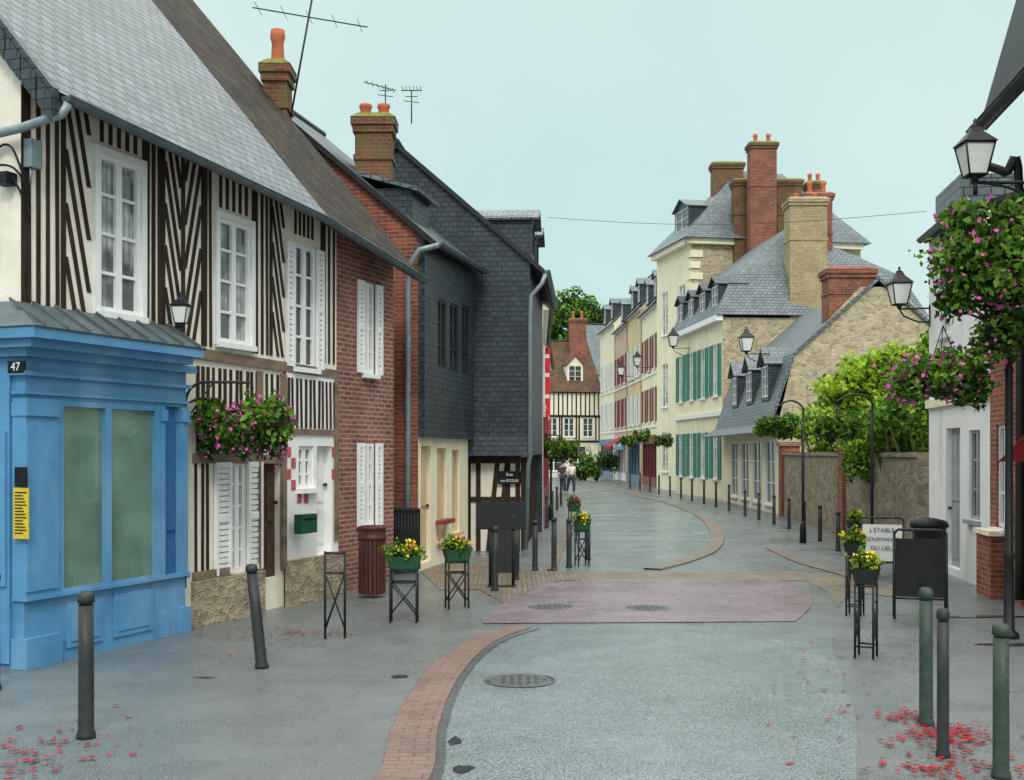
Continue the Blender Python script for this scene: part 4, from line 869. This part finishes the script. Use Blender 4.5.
m=MB(); m.lathe((x,y,0),[(.11,0),(.11,.05),(.06,.1),(.05,.9),(.065,.92),(.045,.96),(.042,3),(.055,3.02),(.038,3.06),(.035,4.9),(.05,4.94),(.01,5.0)],14); m.build('pole',[m_metal],T)
m=MB(); m.tube([(x,y,3.75),(x-.8,y,3.75)],.02,8); m.tube([(x,y,4.85),(x-.4,y-.1,4.85)],.018,8); m.tube(smooth([(x,y,3.4),(x-.3,y,3.6),(x-.7,y,3.73)]),.014,6); m.build('arm',[m_metal],T)
hanging_basket((XA(943,y),y,ZA(372,y)),.54,6000,'hanging basket trailing pink flowers from post arm',31,.09,.2,drop=.8,size=.042)
hanging_basket((XA(992,y-.3),y-.3,ZA(265,y-.3)),.62,9500,'large bushy hanging basket with magenta flowers on tall post',35,.06,.1,drop=1.25,size=.048,extra=((.35,0,-.25,.4,.4,.55),(.2,.1,.4,.45,.4,.4),(-.35,0,.45,.25,.2,.3),(.1,0,-.75,.3,.3,.3)))
zl=ZA(180,13.6); T=thing('wall_lantern','black lantern on long iron bracket from brick house','lamp',(6.5,13.6,zl)); m=MB(); xl=XA(975,13.6); lantern(m,(xl,13.6,zl),.86); m.build('lantern',[m_metal,m_lglass],T)
m=MB(); m.tube([(6.62,13.6,zl-.03),(xl-.05,13.6,zl-.03)],.022,8); m.tube(smooth([(6.62,13.6,zl-.6),(6.3,13.6,zl-.3),(5.9,13.6,zl-.1),(5.6,13.6,zl-.04)]),.016,6); m.tube([(xl,13.6,zl-.18),(xl,13.6,zl)],.025,8); m.build('bracket',[m_metal],T)
q=(XA(246,13.9),13.9,ZA(425,13.9)); hanging_basket(q,.58,6400,'hanging basket of pink flowers on iron wall bracket',41,.09,-.02,drop=.85,size=.045)
br=MB(); a=F1.s(188,.1); zz=ZA(381,13.5); br.tube(smooth([F1(a,.03,zz-.9),F1(a,.06,zz-.25),F1(a+.1,.15,zz-.03),F1(a+.3,.35,zz),F1(a+.5,.62,zz)]),.018,8); br.tube([F1(a,.03,zz-.5),F1(a+.2,.3,zz-.02)],.01,6)
tag(br.build('wall_bracket',[m_metal],None,F1(a,0,zz)),'curved black iron bracket holding a flower basket','bracket')
def hook_post(px,py,top,reach,bpx,bpy,r,seed):
    x,y=G(px,py); z=ZA(top,y); T=thing('basket_post','slim black post with curved arm for flower baskets','post',(x,y,0),'basket posts')
    m=MB(); m.tube([(x,y,0),(x,y,z-.35)],.035,8); m.lathe((x,y,0),[(.08,0),(.07,.4),(.04,.5)],10); m.build('pole',[m_metal],T)
    m=MB(); m.tube(smooth([(x,y,z-.36),(x,y,z-.15),(x-.15,y,z),(x-reach*.6,y,z+.02),(x-reach,y,z-.12)]),.022,8); m.build('arm',[m_metal],T)
    hanging_basket((XA(bpx,y),y,ZA(bpy,y)),r,2600,'hanging flower basket on a slim post arm',seed,.015,.1,drop=.8,size=.055)
hook_post(803,543,402,.6,776,427,.46,51); hook_post(872,553,396,.75,838,425,.5,53)
hook_post(551,520,436,-.3,561,450,.62,55)
for px,py,d,r in ((641,436,60,.5),(663,440,58,.5),(627,440,70,.45)): hanging_basket((XA(px,d),d,ZA(py,d)),r,600,'hanging flower basket on distant facade',60+px,.05,.05,size=.09)
wall_lantern(FR,LR-.1,ZA(307,21.2),.9,.55,'black lantern on long bracket at white house corner')
wall_lantern(F8,1.5,ZA(352,39.5),1.1,.8,'black lantern on bracket over slate mansard house')
for F_,a in ((F9,6),(Frame((8.35,66),(8.25,73),-1),3),(Frame((8.2,73.3),(8.05,80),-1),4)): wall_lantern(F_,a,7.2,1.2,.8,'black wall lantern on distant facade')
cb_=MB(); A=Vector((.8,25.5,7.3)); B=Vector((7.75,21.5,6.6)); pts=[A.lerp(B,t/14)-Vector((0,0,.2*math.sin(math.pi*t/14))) for t in range(15)]; cb_.tube(pts,.005,5)
tag(cb_.build('overhead_cable',[m_metal],None,A),'thin cable strung across the street between houses','cable')
cb_=MB()
for k,(z,s_) in enumerate(((4.9,0),(4.75,.06),(5.0,.02))): cb_.tube(smooth([F1(-.08,-1.5,z+.2),F1(-.07,-.6,z-.05*k),F1(-.07,-.15,z+.05*k),F1(-.06,.03,z-.1),F1(.05,.06,z-.3-.1*k)]),.012,6)
cb_.box(F1,-.14,-.005,-.2,-.05,4.7,4.82); tag(cb_.build('cable_bundle',[m_black],None,F1(0,0,4.8)),'loose black cables fixed to pale gable corner','cable')
bl=MB(); q=F1.rect(30,140,41,168,.1); bl.box(F1,q[0],q[1],.02,.12,q[2],q[3]); bl.tube([F1(q[0]+.03,.08,q[2]),F1(q[0]+.03,.08,q[2]-.15)],.012,6); tag(bl.build('junction_box',[m_zinc],None,F1(q[0],0,q[2])),'small grey junction box under the slate eave','junction box')
# ================================================================= VEGETATION
def tree(name,label,x,y,h,cl,n,size,mats,w,seed,tr=.2):
    T=thing(name,label,'tree',(x,y,0)); m=MB(); m.tube([(x,y,0),(x+.1,y,h*.25),(x-.05,y+.1,h*.5),(x,y,h*.75)],[tr,tr*.8,tr*.6,tr*.25],9)
    for k in range(7):
        a=k*.9; z=h*(.35+.06*k); m.tube([(x,y,z),(x+math.cos(a)*h*.12,y+math.sin(a)*h*.12,z+h*.1),(x+math.cos(a)*h*.2,y+math.sin(a)*h*.2,z+h*.2)],[tr*.4,tr*.25,tr*.08],6)
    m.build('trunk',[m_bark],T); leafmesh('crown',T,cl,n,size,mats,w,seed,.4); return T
r=random.Random(4)
cl=[(r.uniform(-3.2,3.0),r.uniform(-2,2),r.uniform(10,16.2),r.uniform(1.3,2),r.uniform(1.2,2),r.uniform(1,1.7)) for _ in range(22)]
cl+=[(-.5,0,17.4,1.8,1.5,1.3),(1.4,0,16.9,1.7,1.5,1.2),(-2.4,0,16.6,1.5,1.5,1.2),(3.0,0,16.2,1.2,1.2,1)]
tree('tree','broad green tree rising behind distant rooftops',6.2,118,18,cl,17000,.22,[lf[0],lf[1],lf[2]],[.25,.5,.25],5)
cl=[(r.uniform(-2.5,2.5),r.uniform(-2,2),r.uniform(7,13),1.5,1.5,1.3) for _ in range(10)]
tree('tree','rounded green tree behind the far slate houses',3.9,113,14,cl,6000,.22,[lf[0],lf[1],lf[2]],[.3,.5,.2],6)
def shrub(name,label,x,y,cl,n,size,mats,w,seed):
    T=thing(name,label,'shrub',(x,y,0)); m=MB()
    for k in range(5): a=k*1.3; m.tube([(x,y,0),(x+math.cos(a)*.3,y+math.sin(a)*.3,1.2),(x+math.cos(a)*.8,y+math.sin(a)*.7,2.6)],[.08,.05,.02],6)
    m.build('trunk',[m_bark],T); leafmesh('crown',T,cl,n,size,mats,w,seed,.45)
cl=[(r.uniform(-1.1,1.5),r.uniform(-1.8,1.6),r.uniform(2.4,3.9),r.uniform(.45,.8),r.uniform(.5,.8),r.uniform(.35,.6)) for _ in range(24)]
cl+=[(-.85+.06*k,-1.6+.4*k,r.uniform(1.7,2.2),.3,.4,r.uniform(.25,.4)) for k in range(8)]
cl+=[(.2,0,4.3,.6,.6,.45),(-.4,.5,4.1,.5,.5,.4)]
shrub('climbing_shrub','bright yellow-green shrub spilling over the stone garden wall',9.1,27.4,cl,26000,.08,[lf[1],lf[2],lf[3]],[.05,.2,.75],8)
cl=[(r.uniform(-.5,.7),r.uniform(-1.4,1.4),r.uniform(1.7,3.2),r.uniform(.35,.6),r.uniform(.5,.8),r.uniform(.35,.6)) for _ in range(16)]
shrub('ivy_bush','leafy ivy hanging over the garden wall',8.5,24.9,cl,11000,.07,[lf[1],lf[1],lf[2],lf[3]],[.1,.3,.4,.2],9)
cl=[(r.uniform(-.4,.5),r.uniform(-.8,.8),r.uniform(2.9,4.3),.4,.45,.35) for _ in range(9)]
shrub('climbing_shrub','thin leafy shrub against the white house',8.5,23.4,cl,3000,.07,[lf[1],lf[2],lf[3]],[.3,.5,.2],10)
cl=[(r.uniform(-.7,.7),r.uniform(-1.5,1.5),r.uniform(2.1,3.1),.5,.6,.45) for _ in range(11)]
shrub('garden_shrub','green shrub above the garden wall near stone house',9.3,33.5,cl,5000,.09,[lf[1],lf[2],lf[3]],[.3,.4,.3],12)
cl=[(r.uniform(-2.0,1.2),r.uniform(-.5,.5),r.uniform(.4,1.6),.7,.5,.6) for _ in range(9)]
shrub('garden_shrub','low green shrub at the bend of the road',6.2,84,cl,2500,.12,[lf[0],lf[1],lf[2]],[.3,.4,.3],14)
# ================================================================= PEOPLE
def skinobj(name,verts,edges,radii,mat,parent,root=0):
    me=bpy.data.meshes.new(name); me.from_pydata(verts,edges,[]); ob=bpy.data.objects.new(name,me); col.objects.link(ob); ob.parent=parent
    md=ob.modifiers.new('skin','SKIN'); md.use_smooth_shade=True
    if not me.skin_vertices: print('no skin layer'); return ob
    for i,rr in enumerate(radii): me.skin_vertices[0].data[i].radius=(rr,rr); me.skin_vertices[0].data[i].use_root=(i==root)
    ob.modifiers.new('sub','SUBSURF').levels=1; me.materials.append(mat); return ob
def person(px,py,h,label,top,bot,rot):
    x,y=G(px,py); T=thing('person',label,'person',(x,y,0)); T.rotation_euler=(0,0,rot); k=h/1.7
    V=[(0,0,.95),(0,0,1.2),(0,0,1.4),(0,0,1.5),(0,-.02,1.62),(.1,0,.9),(.12,-.12,.5),(.12,-.1,.08),(.12,-.22,.03),(-.1,0,.9),(-.12,.1,.5),(-.12,.22,.12),(-.12,.12,.03),
       (.18,0,1.38),(.25,.08,1.1),(.24,-.05,.87),(-.18,0,1.38),(-.25,-.06,1.1),(-.24,-.18,.88)]
    V=[(a*k,b*k,c*k) for a,b,c in V]; E=[(0,1),(1,2),(2,3),(3,4),(0,5),(5,6),(6,7),(7,8),(0,9),(9,10),(10,11),(11,12),(2,13),(13,14),(14,15),(2,16),(16,17),(17,18)]
    Rr=[.14,.13,.14,.055,.1,.09,.065,.045,.04,.09,.065,.045,.04,.07,.05,.035,.07,.05,.035]; skinobj('body',V,E,Rr,m_skin,T)
    skinobj('jacket',[V[i] for i in (0,1,2,13,14,16,17)],[(0,1),(1,2),(2,3),(3,4),(2,5),(5,6)],[.17,.155,.16,.09,.07,.09,.07],top,T)
    skinobj('trousers',[V[i] for i in (0,5,6,7,9,10,11)],[(0,1),(1,2),(2,3),(0,4),(4,5),(5,6)],[.155,.11,.085,.065,.11,.085,.065],bot,T)
    m=MB(); m.lathe((0,0.02,1.6*k),[(.06,0),(.105,.05),(.11,.1),(.08,.14),(.01,.16)],10); hh=m.build('hair',[m_hair],None); hh.parent=T
person(571,494,1.62,'person walking in white jacket and dark trousers',m_cw,m_cd,.4)
person(563,493,1.6,'person walking in dark coat beside the road',m_cd,m_cd,-.3)
# ================================================================= LIGHT
w=bpy.data.worlds.new('World'); sc.world=w; w.use_nodes=True; nt=w.node_tree; bg=nt.nodes['Background']
sky=nt.nodes.new('ShaderNodeTexSky'); sky.sky_type='NISHITA'; sky.sun_disc=False; sky.sun_elevation=math.radians(48); sky.sun_rotation=math.radians(175)
tc=nt.nodes.new('ShaderNodeTexCoord'); n1=noise(nt,tc.outputs['Generated'],2.2,5,.5); cl_=ramp(nt,n1,.3,.7,(.60,.84,.82),(.76,.94,.90))
sx=nt.nodes.new('ShaderNodeSeparateXYZ'); nt.links.new(tc.outputs['Generated'],sx.inputs[0])
# overcast: brighter, neutral cloud deck overhead; mint tint toward the horizon
mr=nt.nodes.new('ShaderNodeMapRange'); mr.inputs[1].default_value=.36; mr.inputs[2].default_value=.8; mr.inputs[3].default_value=9.6; mr.inputs[4].default_value=31; nt.links.new(sx.outputs[2],mr.inputs[0])
hz=mixc(nt,ramp(nt,sx.outputs[2],.36,.6),cl_,(.84,.86,.83))
m8=nt.nodes.new('ShaderNodeVectorMath'); m8.operation='SCALE'; nt.links.new(hz,m8.inputs[0]); nt.links.new(mr.outputs[0],m8.inputs['Scale'])
mx=nt.nodes.new('ShaderNodeMixRGB'); mx.inputs[0].default_value=.93; nt.links.new(sky.outputs[0],mx.inputs[1]); nt.links.new(m8.outputs[0],mx.inputs[2])
nt.links.new(mx.outputs[0],bg.inputs[0]); bg.inputs[1].default_value=.1
sl=bpy.data.lights.new('sun','SUN'); sl.energy=1.5; sl.angle=math.radians(14); sl.color=(1,.95,.87); so=bpy.data.objects.new('sun',sl); col.objects.link(so)
az=math.radians(175); el=math.radians(42); d=Vector((math.sin(az)*math.cos(el),math.cos(az)*math.cos(el),math.sin(el))); so.rotation_euler=d.to_track_quat('Z','Y').to_euler(); sky.sun_elevation=el
# ================================================================= CAMERA
cam=bpy.data.cameras.new('camera'); co=bpy.data.objects.new('camera',cam); col.objects.link(co); co.location=(0,0,HC); co.rotation_euler=(math.pi/2,0,0)
cam.sensor_width=36; cam.lens=36*FOC/1024; cam.shift_y=(HOR-390)/1024; cam.clip_end=3000; cam.clip_start=.1; sc.camera=co
sc.view_settings.view_transform='Standard'; sc.view_settings.look='None'; sc.view_settings.exposure=0
